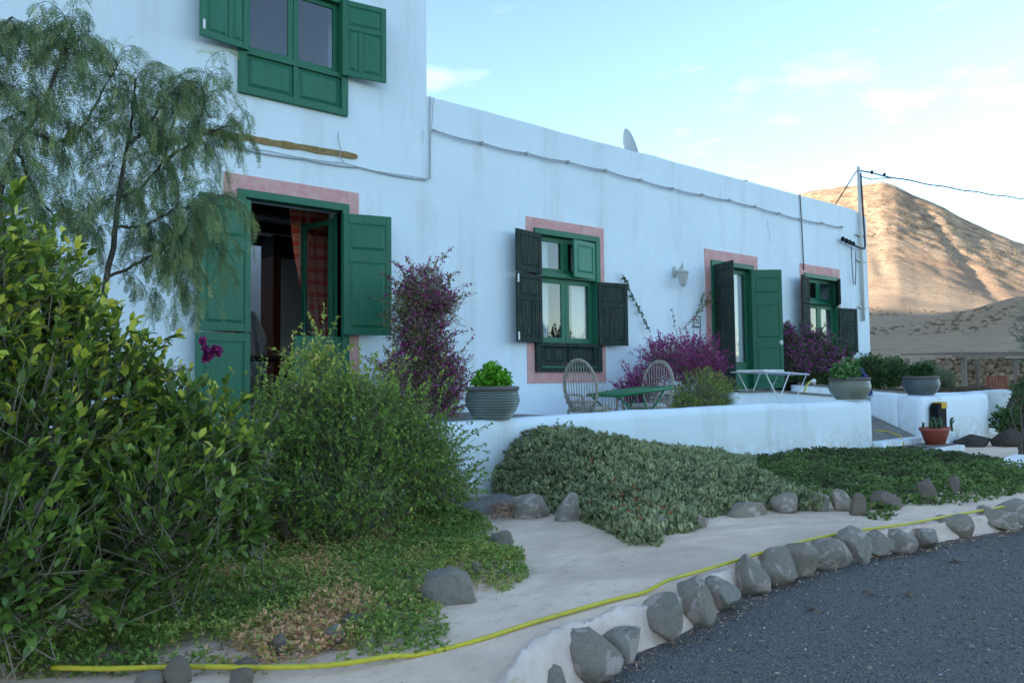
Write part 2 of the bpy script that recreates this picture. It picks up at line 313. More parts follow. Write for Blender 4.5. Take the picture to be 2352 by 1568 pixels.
KX = np.array([-20, 0, 1.2, 1.7, 2.12, 2.56, 2.88, 3.18, 3.44, 3.83, 4.35, 4.95, 5.38, 6.0, 6.53, 7.0, 9, 12, 40.]); KY = np.array([-7.2, -6.9, -6.4, -6.15, -5.88, -5.80, -5.79, -5.74, -5.70, -5.61, -5.61, -5.65, -5.73, -5.79, -5.90, -5.98, -6.25, -6.7, -9.])
road_z = lambda X: np.interp(X, [2, 2.6, 3, 3.4, 4, 4.6], [-.2, -.18, -.165, -.15, -.13, -.12])
kerb_y = lambda X: np.interp(X, KX, KY)
def path_z(X, Y):
    low = -.2*sstep(10.5, 12.5, X)
    return low+sn(X, Y, 1.1, 4)*.014+sn(X, Y, 4, 8)*.004-.012*sstep(-5.2, -5.6, Y)
def soil_z(X, Y):
    return .02+.24*sstep(-3.9, -2.3, Y+np.clip(X-2.6, -1, 3)*.0)*(1-sstep(3.1, 3.9, X))+sn(X, Y, 2.2, 11)*.03-.06*sstep(-5.3, -5.9, Y)-.05
L_EDGE = [(3.55, -2.4), (3.62, -3.35), (3.58, -3.6), (3.25, -4.1), (2.96, -4.66), (2.55, -5.05), (2.38, -5.02), (2.28, -4.75), (2.05, -5.1), (1.85, -5.5), (1.62, -5.62), (1.25, -5.56), (1.0, -5.62), (.6, -6.3), (-4, -6.9), (-4, -2)]
grid('road', np.linspace(-14, 34, 240), np.linspace(-22, -5.2, 120), lambda X, Y: road_z(X)-.005+sn(X, Y, .5, 1)*.012, M_road, kind='structure', keep=lambda x, y: y < kerb_y(x)+.12)
grid('path', np.linspace(.2, 34, 420), np.linspace(-7.0, -.9, 125), path_z, M_path, kind='structure', keep=lambda x, y: (y > kerb_y(x)+.11) & ((y < -2.25) | (x > 11.9)))
grid('ground', np.linspace(-6, 4.0, 130), np.linspace(-9, -1.9, 100), soil_z, M_soil, kind='structure', keep=lambda x, y: in_poly(L_EDGE, x, y) | (x < .3))
# loose gravel on the road: tiny stones with real relief
M_peb = mat('pebbles', (.1, .1, .1), .85, .2); _at = N(M_peb, 'ShaderNodeAttribute', attribute_name='tint')
L(M_peb, ramp(M_peb, _at.outputs['Fac'], [(0, (.075, .074, .075)), (.45, (.15, .146, .142)), (.78, (.25, .24, .225)), (.95, (.30, .25, .20)), (1, (.6, .58, .55))]), B(M_peb).inputs['Base Color'])
_n = 26000; _d = rng.uniform(0, 1, _n)**.6*6.5; _x = rng.uniform(1.2, 9, _n); _y = kerb_y(_x)-.03-rng.uniform(0, 1, _n)**1.15*2.6
blobs('road_gravel', np.stack([_x, _y, road_z(_x)-.003+sn(_x, _y, .5, 1)*.012], -1), rng.uniform(.0018, .0062, _n)*(1+(rng.random(_n) > .992)*2.2), M_peb, .7)

# ------------------------------------------------------------------ stones
def rock_verts(seed, sub=3, cuts=13, rough=.30):
    rd = random.Random(seed); bm = bmesh.new(); bmesh.ops.create_icosphere(bm, subdivisions=sub, radius=1)
    pl = []
    for _ in range(cuts):
        n = Vector((rd.gauss(0, 1), rd.gauss(0, 1), rd.gauss(0, .8))).normalized(); pl.append((n, rd.uniform(.50, .90)))
    o = Vector((rd.uniform(0, 99), rd.uniform(0, 99), 0))
    for v in bm.verts:
        p = v.co.copy(); p *= 1+rough*noise.noise(p*1.1+o)+rough*.45*noise.noise(p*2.6+o)
        for n, d in pl:
            e = p.dot(n)-d
            if e > 0: p -= n*e*.97
        p *= 1+.05*noise.noise(p*5+o)+.03*noise.noise(p*11+o); v.co = p
    me = bpy.data.meshes.new('stone'); bm.to_mesh(me); bm.free()
    me.polygons.foreach_set('use_smooth', [True]*len(me.polygons)); return me
def rock(name, loc, size, rz, seed, m, parent=None, tilt=(0, 0)):
    o = link(name, rock_verts(seed), m, parent); o.location = loc; o.scale = size; o.rotation_euler = (tilt[0], tilt[1], rz); return o

# ------------------------------------------------------------------ the house
HOUSE = thing('house', (0, 0, 0), 'long white plastered farmhouse with green shutters, pink window surrounds and a taller left wing', 'house')
D1 = (2.96, 4.26, .66, 3.12); UW = (2.96, 4.245, 4.155, 6.15); W2 = (7.11, 8.40, 1.18, 3.19); D2 = (11.13, 12.38, .86, 3.10); W4 = (14.10, 15.385, 1.18, 3.11)
OPEN = [(a+.03, b-.03, c+(.03 if c > 1 else 0), d-.03) for a, b, c, d in (D1, UW, W2, D2, W4)]
XE, XC = 16.72, 5.36
def facade():
    xs = sorted(set(np.round(np.concatenate([np.arange(-8, XE, .11), [XC, XE]]+[[o[0], o[1]] for o in OPEN]), 4)))
    zs = sorted(set(np.round(np.concatenate([np.arange(-.3, 8.6, .11), [4.66, 8.6]]+[[o[2], o[3]] for o in OPEN]), 4)))
    idx, V, F = {}, [], []
    def y_at(x, z):
        e = min([max(o[0]-x, x-o[1], o[2]-z, z-o[3], 0) for o in OPEN]); k = min(1, e/.25)
        return k*.007*float(noise.noise(Vector((x*.7, z*.7, 3))))+k*.004*float(noise.noise(Vector((x*2.4, z*2.4, 8))))
    def zt(x, z):
        if x > XC+.001 and z > 4.3:
            t = (z-4.3)/.36; return z+t*(.018*noise.noise(Vector((x*.55, 0, 0)))+.012*noise.noise(Vector((x*1.9, 5, 0)))-.0022*(x-XC)-(.10*sstep(16.2, 16.55, x)))
        return z
    def vid(x, z, y=None):
        k = (x, z, y)
        if k not in idx:
            idx[k] = len(V); V.append((x, y if y is not None else y_at(x, z), zt(x, z)))
        return idx[k]
    for a, b in zip(xs[:-1], xs[1:]):
        for c, d in zip(zs[:-1], zs[1:]):
            mx_, mz = (a+b)/2, (c+d)/2
            if mx_ > XC and mz > 4.66: continue
            if any(o[0] < mx_ < o[1] and o[2] < mz < o[3] for o in OPEN): continue
            F.append((vid(a, c), vid(b, c), vid(b, d), vid(a, d)))
            if mx_ > XC and abs(d-4.66) < 1e-6: F.append((vid(a, d), vid(b, d), vid(b, d, .32), vid(a, d, .32)))
    mb = MB(); mb.v = [Vector(v) for v in V]; mb.f = F
    for o in OPEN:      # reveals
        x0, x1, z0, z1 = o; d = .42
        mb.add([(x0, 0, z0), (x0, d, z0), (x0, d, z1), (x0, 0, z1)], [(0, 1, 2, 3)]); mb.add([(x1, 0, z0), (x1, 0, z1), (x1, d, z1), (x1, d, z0)], [(0, 1, 2, 3)])
        mb.add([(x0, 0, z1), (x0, d, z1), (x1, d, z1), (x1, 0, z1)], [(0, 1, 2, 3)]); mb.add([(x0, 0, z0), (x1, 0, z0), (x1, d, z0), (x0, d, z0)], [(0, 1, 2, 3)])
    # end wall, upper wing side and backs, parapet back
    mb.add([(XE, 0, -.3), (XE, 7, -.3), (XE, 7, 4.5), (XE, 0, 4.5)], [(0, 1, 2, 3)])
    mb.add([(XC, 0, 4.2), (XC, 5, 4.2), (XC, 5, 8.6), (XC, 0, 8.6)], [(0, 1, 2, 3)])
    mb.add([(-8, 7, -.3), (-8, 0, -.3), (-8, 0, 8.6), (-8, 7, 8.6)], [(0, 1, 2, 3)])
    mb.add([(-8, 7, -.3), (-8, 7, 4.5), (XE, 7, 4.5), (XE, 7, -.3)], [(0, 1, 2, 3)])
    mb.add([(-8, 5, 4.3), (-8, 5, 8.6), (XC, 5, 8.6), (XC, 5, 4.3)], [(0, 1, 2, 3)])
    mb.add([(XC, .32, 4.66), (XE, .32, 4.63), (XE, .32, 4.1), (XC, .32, 4.1)], [(0, 1, 2, 3)])
    w = mb.build('wall', M_wall, HOUSE, smooth='full')
    me = w.data; me.set_sharp_from_angle(angle=R(35))
    return w
facade()
r = MB().box(6.42, XE, .33, 7, 4.02, 4.14).box(XC, 6.42, .33, 5.0, 4.02, 4.14).box(-8, XC-.01, .02, 4.99, 8.45, 8.6); r.build('roof', M_low, HOUSE)
# rooms: dim white walls, floors
M_room = mat('room_wall', (.74, .72, .70), .9); M_floor = mat('room_floor', (.20, .13, .10), .7)
rm = MB()
rm.add([(1.2, .43, .6), (1.2, 6.85, .6), (1.2, 6.85, 3.5), (1.2, .43, 3.5)], [(0, 1, 2, 3)]).add([(1.2, 6.85, .6), (6.4, 6.85, .6), (6.4, 6.85, 4.2), (1.2, 6.85, 4.2)], [(0, 1, 2, 3)])
rm.add([(6.4, 6.85, .6), (6.4, .43, .6), (6.4, .43, 4.1), (6.4, 6.85, 4.1)], [(0, 1, 2, 3)]).add([(1.2, .43, 3.5), (1.2, 5.0, 3.5), (6.4, 5.0, 3.5), (6.4, .43, 3.5)], [(0, 1, 2, 3)])   # ceiling stops short of the back: opening added to let daylight in
for x0, x1, z0, z1 in ((6.6, 9.6, .4, 3.6), (9.9, 13.3, .8, 3.6), (13.5, 16.4, .4, 3.6), (1.2, 5.1, 3.75, 6.8)):
    rm.add([(x0, .43, z0), (x0, 3.5, z0), (x0, 3.5, z1), (x0, .43, z1)], [(0, 1, 2, 3)]).add([(x0, 3.5, z0), (x1, 3.5, z0), (x1, 3.5, z1), (x0, 3.5, z1)], [(0, 1, 2, 3)])
    rm.add([(x1, .43, z0), (x1, 3.5, z0), (x1, 3.5, z1), (x1, .43, z1)], [(0, 1, 2, 3)]).add([(x0, .43, z1), (x1, .43, z1), (x1, 3.5, z1), (x0, 3.5, z1)], [(0, 1, 2, 3)]).add([(x0, .43, z0), (x1, .43, z0), (x1, 3.5, z0), (x0, 3.5, z0)], [(0, 1, 2, 3)])
# inner skin of the front wall around each opening
def skin(x0, x1, z0, z1, o):
    for a, b, c, d in ((x0, o[0], z0, z1), (o[1], x1, z0, z1), (o[0], o[1], o[3], z1), (o[0], o[1], z0, o[2])):
        if b-a > .01 and d-c > .01: rm.add([(a, .425, c), (b, .425, c), (b, .425, d), (a, .425, d)], [(0, 1, 2, 3)])
skin(1.2, 6.4, .6, 3.5, OPEN[0]); skin(1.2, 5.1, 3.75, 6.8, OPEN[1]); skin(6.6, 9.6, .4, 3.6, OPEN[2]); skin(9.9, 13.3, .8, 3.6, OPEN[3]); skin(13.5, 16.4, .4, 3.6, OPEN[4])
rm.build('room_walls', M_room, HOUSE)
MB().box(1.2, 6.4, .0, 6.84, .55, .655).build('room_floor', M_floor, HOUSE); MB().box(9.9, 13.3, .0, 3.5, .7, .855).build('room_floor', M_floor, HOUSE)
for k in range(4): MB().box(1.25, 6.35, .9+k*1.15, 1.04+k*1.15, 3.34, 3.48).build('ceiling_beam', M_dark, HOUSE)
# pink painted surrounds, a hair proud of the plaster
def surround(o, l, rr, t, b, floor=None):
    x0, x1, z0, z1 = o; mb = MB(); Y0, Y1 = -.011, .03
    zb = z0-b if floor is None else floor
    mb.box(x0-l, x0+.01, Y0, Y1, zb, z1+t).box(x1-.01, x1+rr, Y0, Y1, zb, z1+t).box(x0+.01, x1-.01, Y0, Y1, z1-.01, z1+t)
    if floor is None: mb.box(x0+.01, x1-.01, Y0, Y1, zb, z0+.01)
    return mb.build('pink_surround', M_pink, HOUSE, bevel=.004)
surround(D1, .14, .14, .16, 0, .3); surround(W2, .135, .115, .145, .16); surround(D2, .155, .165, .18, 0, .86); surround(W4, .12, .115, .18, .16)

def casing(o, name, m, w=.085, door=False):
    x0, x1, z0, z1 = o; mb = MB()
    mb.box(x0, x0+w, -.045, .10, z0, z1).box(x1-w, x1, -.045, .10, z0, z1).box(x0+w, x1-w, -.045, .10, z1-w, z1)
    if not door: mb.box(x0+w, x1-w, -.045, .10, z0, z0+w*.9)
    return mb.build(name, m, HOUSE, bevel=.006)
def sash(x0, x1, z0, z1, y, m, parent, sw=.06, midrail=None, pane=True):
    mb = MB(); t = .035
    mb.box(x0, x0+sw, y, y+t, z0, z1).box(x1-sw, x1, y, y+t, z0, z1).box(x0+sw, x1-sw, y, y+t, z1-sw, z1).box(x0+sw, x1-sw, y, y+t, z0, z0+sw)
    if midrail: mb.box(x0+sw, x1-sw, y, y+t, midrail, midrail+.05)
    s = mb.build('sash', m, parent, bevel=.004)
    if pane: MB().box(x0+sw-.004, x1-sw+.004, y+.014, y+.019, z0+sw-.004, z1-sw+.004).build('pane', M_glass, parent)
    return s
def raised(mb, x0, x1, z0, z1, y, out=-1, d=.012, b=.028):   # raised field of a joinery panel
    yo = y+out*d
    vs_ = [(x0, y, z0), (x1, y, z0), (x1, y, z1), (x0, y, z1), (x0+b, yo, z0+b), (x1-b, yo, z0+b), (x1-b, yo, z1-b), (x0+b, yo, z1-b)]
    fs = [(0, 1, 5, 4), (1, 2, 6, 5), (2, 3, 7, 6), (3, 0, 4, 7), (4, 5, 6, 7)]
    if out > 0: fs = [f[::-1] for f in fs]
    mb.add(vs_, fs)
def leaf(name, hinge, w, h, side, angle, rows, m, sw=.065, t=.034, pm=None, hardware=None):
    """joinery leaf hinged at `hinge`; side=+1 extends to +x when angle=0; rows = list of (z0,z1,[splits]) fractions"""
    s = side; mb = MB(); X = lambda a: s*a
    def bx(mb_, a, b, y0, y1, c, d): mb_.box(min(X(a), X(b)), max(X(a), X(b)), y0, y1, c, d)
    bx(mb, 0, sw, -t/2, t/2, 0, h); bx(mb, w-sw, w, -t/2, t/2, 0, h)
    zs = [0]; pans = []
    edges = []
    for (a, b, sp) in rows:
        z0, z1 = a*h, b*h; edges.append((z0, z1)); xs = [sw]+[sw+(w-2*sw)*q for q in sp]+[w-sw]
        for i in range(len(xs)-1):
            xa = xs[i]+(.02 if i else 0); xb = xs[i+1]-(.02 if i < len(xs)-2 else 0); pans.append((xa, xb, z0, z1))
            if i: bx(mb, xs[i]-.02, xs[i]+.02, -t/2+.001, t/2-.001, z0, z1)
    cur = 0
    for z0, z1 in edges:
        bx(mb, sw, w-sw, -t/2+.0005, t/2-.0005, cur, z0); cur = z1
    bx(mb, sw, w-sw, -t/2+.0005, t/2-.0005, cur, h)
    o = mb.build(name, m, HOUSE, bevel=.004); o.location = hinge; o.rotation_euler.z = R(angle)
    for xa, xb, z0, z1 in pans:
        q = MB(); a, b = min(X(xa), X(xb)), max(X(xa), X(xb)); q.box(a-.004, b+.004, -.006, .006, z0-.004, z1+.004)
        raised(q, a+.012, b-.012, z0+.012, z1-.012, -.006, -1); raised(q, a+.012, b-.012, z0+.012, z1-.012, .006, 1)
        q.build('panel', pm or m, o)
    if hardware: hardware(o)
    return o
ROW_A = [(.07, .61, [.36]), (.67, .93, [])]        # two low panels, one across the top
def latch(x, z, col=M_white):
    return lambda o: MB().box(x-.012, x+.012, .017, .026, z-.05, z+.05).build('latch', col, o)
# NOTE: leaf() turns clockwise for a negative angle, so a left leaf opened outwards has angle -170 and a right one +170
# upper window -------------------------------------------------------
c = casing(UW, 'window', M_green)
z0 = UW[2]
sp = MB().box(UW[0]+.085, UW[1]-.085, -.03, .06, z0+.44, z0+.50).box(3.58, 3.63, -.028, .05, z0+.0765, z0+.44); sp.build('sill_rail', M_green, c, bevel=.005)
for a, b in ((UW[0]+.085, 3.58), (3.63, UW[1]-.085)):
    q = MB().box(a, b, .0, .03, z0+.0765, z0+.44); raised(q, a+.03, b-.03, z0+.10, z0+.42, .0, -1, .016, .035); q.build('lower_panel', M_green, c)
MB().box(UW[0]+.085, UW[1]-.085, -.02, .09, z0+1.33, z0+1.40).build('transom_bar', M_green, c, bevel=.005)
sash(3.05, 3.60, z0+.50, z0+1.33, .045, M_green, c); sash(3.606, 4.155, z0+.50, z0+1.33, .045, M_green, c)
sash(3.05, 3.60, z0+1.40, z0+1.90, .045, M_green, c); sash(3.606, 4.155, z0+1.40, z0+1.90, .045, M_green, c)
leaf('shutter', (3.05, -.065, z0+.46), .535, .90, 1, -172, ROW_A, M_green, hardware=latch(.50, .12)); leaf('shutter', (4.155, -.065, z0+.46), .535, .90, -1, 170, ROW_A, M_green)
leaf('shutter', (3.05, -.065, z0+1.39), .535, .53, 1, -172, [(.1, .9, [])], M_green); leaf('shutter', (4.155, -.01, z0+1.39), .54, .52, -1, 0, [(.1, .9, [])], M_green)
# window 2 -----------------------------------------------------------
def low_window(o, upper_right_green, wm, lm, curtain=True):
    x0, x1, z0, z1 = o; xm = (x0+x1)/2
    c = casing(o, 'window', M_green)
    lo = MB().box(x0-.004, x1+.004, -.052, .09, z0-.004, z0+.055).box(x0-.004, x0+.088, -.052, .02, z0+.055, z0+.40).box(x1-.088, x1+.004, -.052, .02, z0+.055, z0+.40).box(x0-.004, x1+.004, -.058, .08, z0+.352, z0+.402)
    lo.box(x0+.088, x0+.15, -.035, .02, z0+.055, z0+.352).box(x1-.15, x1-.088, -.035, .02, z0+.055, z0+.352).box(xm-.022, xm+.022, -.035, .02, z0+.055, z0+.352).box(x0+.15, xm-.022, -.033, .02, z0+.055, z0+.13).box(xm+.022, x1-.15, -.033, .02, z0+.055, z0+.13)
    lo.build('apron', lm, c, bevel=.005)
    for a, b in ((x0+.15, xm-.022), (xm+.022, x1-.15)):
        q = MB().box(a, b, -.012, .015, z0+.13, z0+.352); raised(q, a+.015, b-.015, z0+.145, z0+.338, -.012, -1, .012, .025); q.build('lower_panel', lm, c)
    MB().box(x0+.085, x1-.085, -.03, .09, z0+1.335, z0+1.40).build('transom_bar', M_green, c, bevel=.005)
    for a, b in ((x0+.09, xm-.002), (xm+.002, x1-.09)):
        sash(a, b, z0+.41, z0+1.335, .05, M_green, c, .075); sash(a, b, z0+1.40, z1-.09, .05, M_green, c, .07)
    if curtain:
        for a, b in ((x0+.16, x0+.40), (x1-.42, x1-.12)):
            vs_, fs = [], []
            for i in range(25):
                x = a+(b-a)*i/24; yy = .16+.018*math.sin(i*1.5)
                vs_ += [(x, yy, z0+.40), (x, yy, z1-.12)]
            fs = [(2*i, 2*i+2, 2*i+3, 2*i+1) for i in range(24)]
            MB().add(vs_, fs).build('curtain', M_cloth, c, smooth='full')
        MB().box(x0+.16, x1-.16, .10, .2, z0+.40, z0+.43).build('inner_sill', M_white, c)
    return c
low_window(W2, True, M_weath, M_weath)
z0 = W2[2]; w = .535
leaf('shutter', (W2[0]+.085, -.068, z0+.40), w, .93, 1, -170, ROW_A, M_weath, hardware=lambda o: [MB().box(.505, .53, .017, .026, a, a+.11).build('hinge_plate', M_white, o) for a in (.02, .80)])
leaf('shutter', (W2[1]-.085, -.068, z0+.385), w, .94, -1, 170, ROW_A, M_weath)
leaf('shutter', (W2[0]+.085, -.068, z0+1.352), w+.01, .57, 1, -169, [(.13, .87, [])], M_weath)
s = leaf('shutter', (W2[1]-.088, -.012, z0+1.36), .52, .545, -1, 9, [(.13, .87, [])], M_greenl)
# window 4 -----------------------------------------------------------
low_window(W4, False, M_weath, M_weath, curtain=False)
z0 = W4[2]
leaf('shutter', (W4[0]+.085, -.068, z0+.40), w, .90, 1, -163, ROW_A, M_weath); leaf('shutter', (W4[1]-.085, -.068, z0+.385), w, .91, -1, 168, ROW_A, M_weath)
leaf('shutter', (W4[0]+.085, -.068, z0+1.31), w, .53, 1, -163, [(.13, .87, [])], M_weath); leaf('shutter', (W4[1]-.085, -.03, z0+1.34), .50, .50, -1, 36, [(.13, .87, [])], M_weath)
# door 1: stable door, both sides open ---------------------------------
c = casing(D1, 'door_frame', M_green, door=True)
MB().box(4.175, 4.20, .0, .18, .66, 3.03).box(3.02, 3.045, .0, .18, .66, 3.03).build('door_stop', M_green2, c, bevel=.003)
RU = [(.055, .60, []), (.70, .92, [])]
leaf('door_leaf', (3.085, -.066, 1.60), .565, 1.40, 1, -172, RU, M_green); leaf('door_leaf', (3.085, -.066, .68), .575, .90, 1, -174, [(.10, .90, [])], M_green)
leaf('door_leaf', (4.17, -.066, 1.60), .565, 1.40, -1, 166, RU, M_green); leaf('door_leaf', (4.17, .0, .68), .555, .90, -1, -2, [(.10, .90, [])], M_green)
# inner glazed leaf standing open into the room, a tied plaid curtain, a tall wooden cupboard, ironing board, table
gi = bpy.data.objects.new('glazed_leaf', None); COL.objects.link(gi); gi.parent = HOUSE; gi.location = (4.17, .20, .68); gi.rotation_euler.z = R(-76)
sash(-.56, 0, 0, 2.30, -.018, M_green2, gi, .065, .75)
M_plaid = mat('plaid_cotton', (.5, .08, .05), .9)
_t = coords(M_plaid, (1, 1, 1), 'UV' if False else 'Object'); _s = N(M_plaid, 'ShaderNodeSeparateXYZ'); L(M_plaid, _t, _s.inputs[0])
def band(m, out, freq, lo, hi):
    a = N(m, 'ShaderNodeMath', operation='MULTIPLY'); L(m, out, a.inputs[0]); a.inputs[1].default_value = freq
    b = N(m, 'ShaderNodeMath', operation='FRACT'); L(m, a.outputs[0], b.inputs[0]); return ramp(m, b.outputs[0], [(lo, (0, 0, 0)), (lo+.02, (1, 1, 1)), (hi, (1, 1, 1)), (hi+.02, (0, 0, 0))])
_c = mix(M_plaid, band(M_plaid, _s.outputs[2], 6.5, .15, .5), (.78, .08, .05), (.8, .26, .15)); _c = mix(M_plaid, band(M_plaid, _s.outputs[0], 9, .2, .4), _c, (.72, .36, .28)); _c = mix(M_plaid, band(M_plaid, _s.outputs[2], 6.5, .6, .68), _c, (.6, .5, .42))
L(M_plaid, _c, B(M_plaid).inputs['Base Color'])
vs_, fs = [], []
nz_, nx_ = 44, 34
ca, cb_ = onY(664, 478, .82), onY(775, 490, .82); cc, cd_ = onY(738, 812, .82), onY(756, 818, .82)      # gathered drape: wide at the rail, tied narrow at the foot
for j in range(nz_+1):
    t = j/nz_; e = sstep(.0, 1, t**.8); l = ca*(1-t)+cc*t; r_ = cb_*(1-t)+cd_*t; l = l-np.array([.075*math.sin(t*math.pi), 0, 0]); 
    for i in range(nx_+1):
        q = i/nx_; p = l*(1-q)+r_*q; vs_.append((p[0], .82+.030*math.sin(q*24+t*1.5)*(.4+.6*(1-t)), p[2]))
fs = [(j*(nx_+1)+i, j*(nx_+1)+i+1, (j+1)*(nx_+1)+i+1, (j+1)*(nx_+1)+i) for j in range(nz_) for i in range(nx_)]
MB().add(vs_, fs).build('curtain', M_plaid, HOUSE, smooth='full')
M_ora = mat('varnished_wood', (.22, .055, .018), .5)
cb = thing('cupboard', (5.1, 3.4, .655), 'dark cupboard with varnished orange-brown side standing inside the open stable door', 'cupboard')
MB().box(-.42, -.30, -.2, .3, 0, 2.35).build('side_board', M_ora, cb, bevel=.01); MB().box(-.30, .9, -.2, .3, 0, 2.3).build('door_board', M_cloth, cb, bevel=.01); MB().box(-.42, .9, -.22, .3, 2.35, 2.65).build('top_box', M_dark, cb, bevel=.01)
ib = thing('ironing_board', (4.35, 2.9, .655), 'folded white ironing board leaning on the wall inside the stable door', 'ironing board', rz=R(30))
q = MB(); q.add([(-.16, 0, .1), (.16, 0, .1), (.16, 0, 1.1), (.05, .12, 1.45), (-.05, .12, 1.45), (-.16, 0, 1.1), (-.16, .03, .1), (.16, .03, .1), (.16, .03, 1.1), (.05, .15, 1.45), (-.05, .15, 1.45), (-.16, .03, 1.1)],
      [(0, 1, 2, 3, 4, 5), (11, 10, 9, 8, 7, 6)]+[(i, (i+1) % 6, (i+1) % 6+6, i+6)[::-1] for i in range(6)]); q.build('board', M_cloth, ib); MB().tube([(-.1, -.03, 0), (.1, -.05, 1.0)], .012).tube([(.1, -.03, 0), (-.1, -.05, 1.0)], .012).build('leg', M_metal, ib)
tb = thing('table', (3.7, 1.75, .655), 'dark wooden table just inside the open stable door', 'table')
MB().box(-.7, .8, -.4, .4, .70, .745).build('tabletop', M_dark, tb, bevel=.008)
for a in (-.62, .72):
    for b in (-.32, .32): MB().box(a-.03, a+.03, b-.03, b+.03, 0, .70).build('leg', M_dark, tb)
# door 2 ---------------------------------------------------------------
c = casing(D2, 'door_frame', M_green2, door=True)
TALL = [(.055, .37, [.5]), (.44, .73, [.5]), (.80, .94, [])]
dl = leaf('door_leaf', (D2[0]+.09, -.03, .875), .55, 2.14, 1, -112, [(.055, .37, [.5]), (.42, .74, [.5]), (.80, .94, [])], M_weath); dl['label'] = 'weathered dark leaf of the far door'
dr = leaf('door_leaf', (D2[1]-.09, -.03, .875), .55, 2.14, -1, 140, [(.055, .34, []), (.42, .70, []), (.80, .93, [])], M_green2, hardware=lambda o: (MB().box(-.535, -.49, .016, .03, .78, .86).tube([(-.512, .03, .82), (-.512, .05, .82), (-.45, .05, .82)], .008).build('lock', M_white, o)))
sash(D2[0]+.09, D2[0]+.635, .88, 3.0, .06, M_green2, c, .075, 1.30); sash(D2[0]+.64, D2[1]-.085, .88, 3.0, .06, M_green2, c, .075, 1.30)
vs_ = []
for i in range(41): x = D2[0]+.13+(1.0)*i/40; vs_ += [(x, .13+.012*math.sin(i*1.3), 1.3), (x, .13+.012*math.sin(i*1.3), 2.95)]
MB().add(vs_, [(2*i, 2*i+2, 2*i+3, 2*i+1) for i in range(40)]).build('curtain', M_cloth, c, smooth='full')
MB().box(D2[0]+.09, D2[1]-.09, .055, .10, .86, 1.30).build('bottom_panel', M_green2, c)
# exposed plaster scar and cracks on the upper storey
M_scar = mat('ochre_render', (.30, .20, .085), .95, .05); _n = noise_out(M_scar, 14, 6, .7, coords(M_scar)); L(M_scar, ramp(M_scar, _n, [(.3, (.20, .13, .06)), (.7, (.38, .27, .13))]), B(M_scar).inputs['Base Color'])
vs_ = []
for i in range(46):
    x = 2.55+(4.38-2.55)*i/45; zc = 3.675+.035*(x-2.87)/1.5; hh = .035+.012*noise.noise(Vector((x*7, 0, 0))); hl = .035+.022*noise.noise(Vector((x*5, 9, 0)))
    if i in (0, 45): hh = hl = .02
    vs_ += [(x, -.016, zc-hl), (x, -.016, zc+hh), (x, .02, zc-hl), (x, .02, zc+hh)]
fs = []
for i in range(45): a = 4*i; fs += [(a, a+4, a+5, a+1), (a+1, a+5, a+7, a+3), (a, a+2, a+6, a+4)]
MB().add(vs_, fs).build('plaster_scar', M_scar, HOUSE)
MB().box(15.2, 15.75, .35, .8, 4.05, 4.73).build('parapet_block', M_wall, HOUSE, bevel=.02)

# cables clipped along the facade
def sagline(pts, n=8, sag=.02):
    out = []
    for (a, b) in zip(pts[:-1], pts[1:]):
        a, b = Vector(a), Vector(b)
        for i in range(n): t = i/n; p = a.lerp(b, t); p.z -= sag*4*t*(1-t); out.append(p)
    return out+[Vector(pts[-1])]
cx = np.linspace(5.42, 15.6, 14); cpts = [(x, -.03, 4.235-.006*(x-5.4)+.018*math.sin(x*1.7)) for x in cx]
cb1 = thing('wall_cable', (5.42, -.02, 4.2), 'grey cable clipped along the facade just under the parapet', 'cable')
o_ = (5.42, -.02, 4.2)
MB(o_).tube(sagline(cpts, 8, .018), .008, 6).build('wire', M_cable, cb1, smooth='full'); MB(o_).tube([p+Vector((0, -.012, -.022)) for p in sagline(cpts, 8, .03)], .006, 6).build('wire', M_cable, cb1, smooth='full')
for p in cpts[1:]: MB(o_).box(p[0]-.012, p[0]+.012, -.06, .0, p[2]-.03, p[2]+.012).build('clip', M_cable, cb1)
cb2 = thing('wall_cable', (5.37, -.02, 3.55), 'pair of thin grey cables dropping down the corner of the taller wing and running left', 'cable')
o_ = (5.37, -.02, 3.55)
MB(o_).tube([(5.40, -.02, 4.66), (5.385, -.025, 4.2), (5.375, -.025, 3.60), (5.33, -.025, 3.575)]+sagline([(5.2, -.025, 3.57), (4.4, -.025, 3.58), (3.7, -.025, 3.56), (2.9, -.025, 3.55), (2.0, -.025, 3.54)], 6, .015), .008, 6).build('wire', M_cable, cb2, smooth='full')
MB(o_).tube([(5.45, -.02, 4.66), (5.42, -.03, 4.35), (5.395, -.03, 4.1), (5.39, -.03, 3.60), (5.30, -.03, 3.59)]+sagline([(5.0, -.03, 3.585), (4.2, -.03, 3.60), (3.3, -.03, 3.58), (2.0, -.03, 3.57)], 6, .02), .005, 6).build('wire', M_cable, cb2, smooth='full')
cb3 = thing('wall_cable', (4.15, -.02, 3.8), 'short loose grey wire hanging across the ochre plaster scar', 'cable'); o_ = (4.15, -.02, 3.8)
MB(o_).tube([(4.13, -.02, 3.95), (4.12, -.035, 3.88), (4.15, -.035, 3.75), (4.14, -.035, 3.66), (4.19, -.03, 3.61)], .006, 6).build('wire', M_cable, cb3, smooth='full')
cb4 = thing('wall_cable', (14.06, -.02, 3.3), 'dark vertical cable running from the parapet down to the last window', 'cable'); o_ = (14.06, -.02, 3.3)
M_dcab = mat('dark_cable', (.07, .06, .065), .6)
MB(o_).tube([(14.04, -.02, 4.66), (14.06, -.025, 4.1), (14.08, -.025, 3.6), (14.09, -.025, 3.16)], .011, 6).build('wire', M_dcab, cb4, smooth='full')
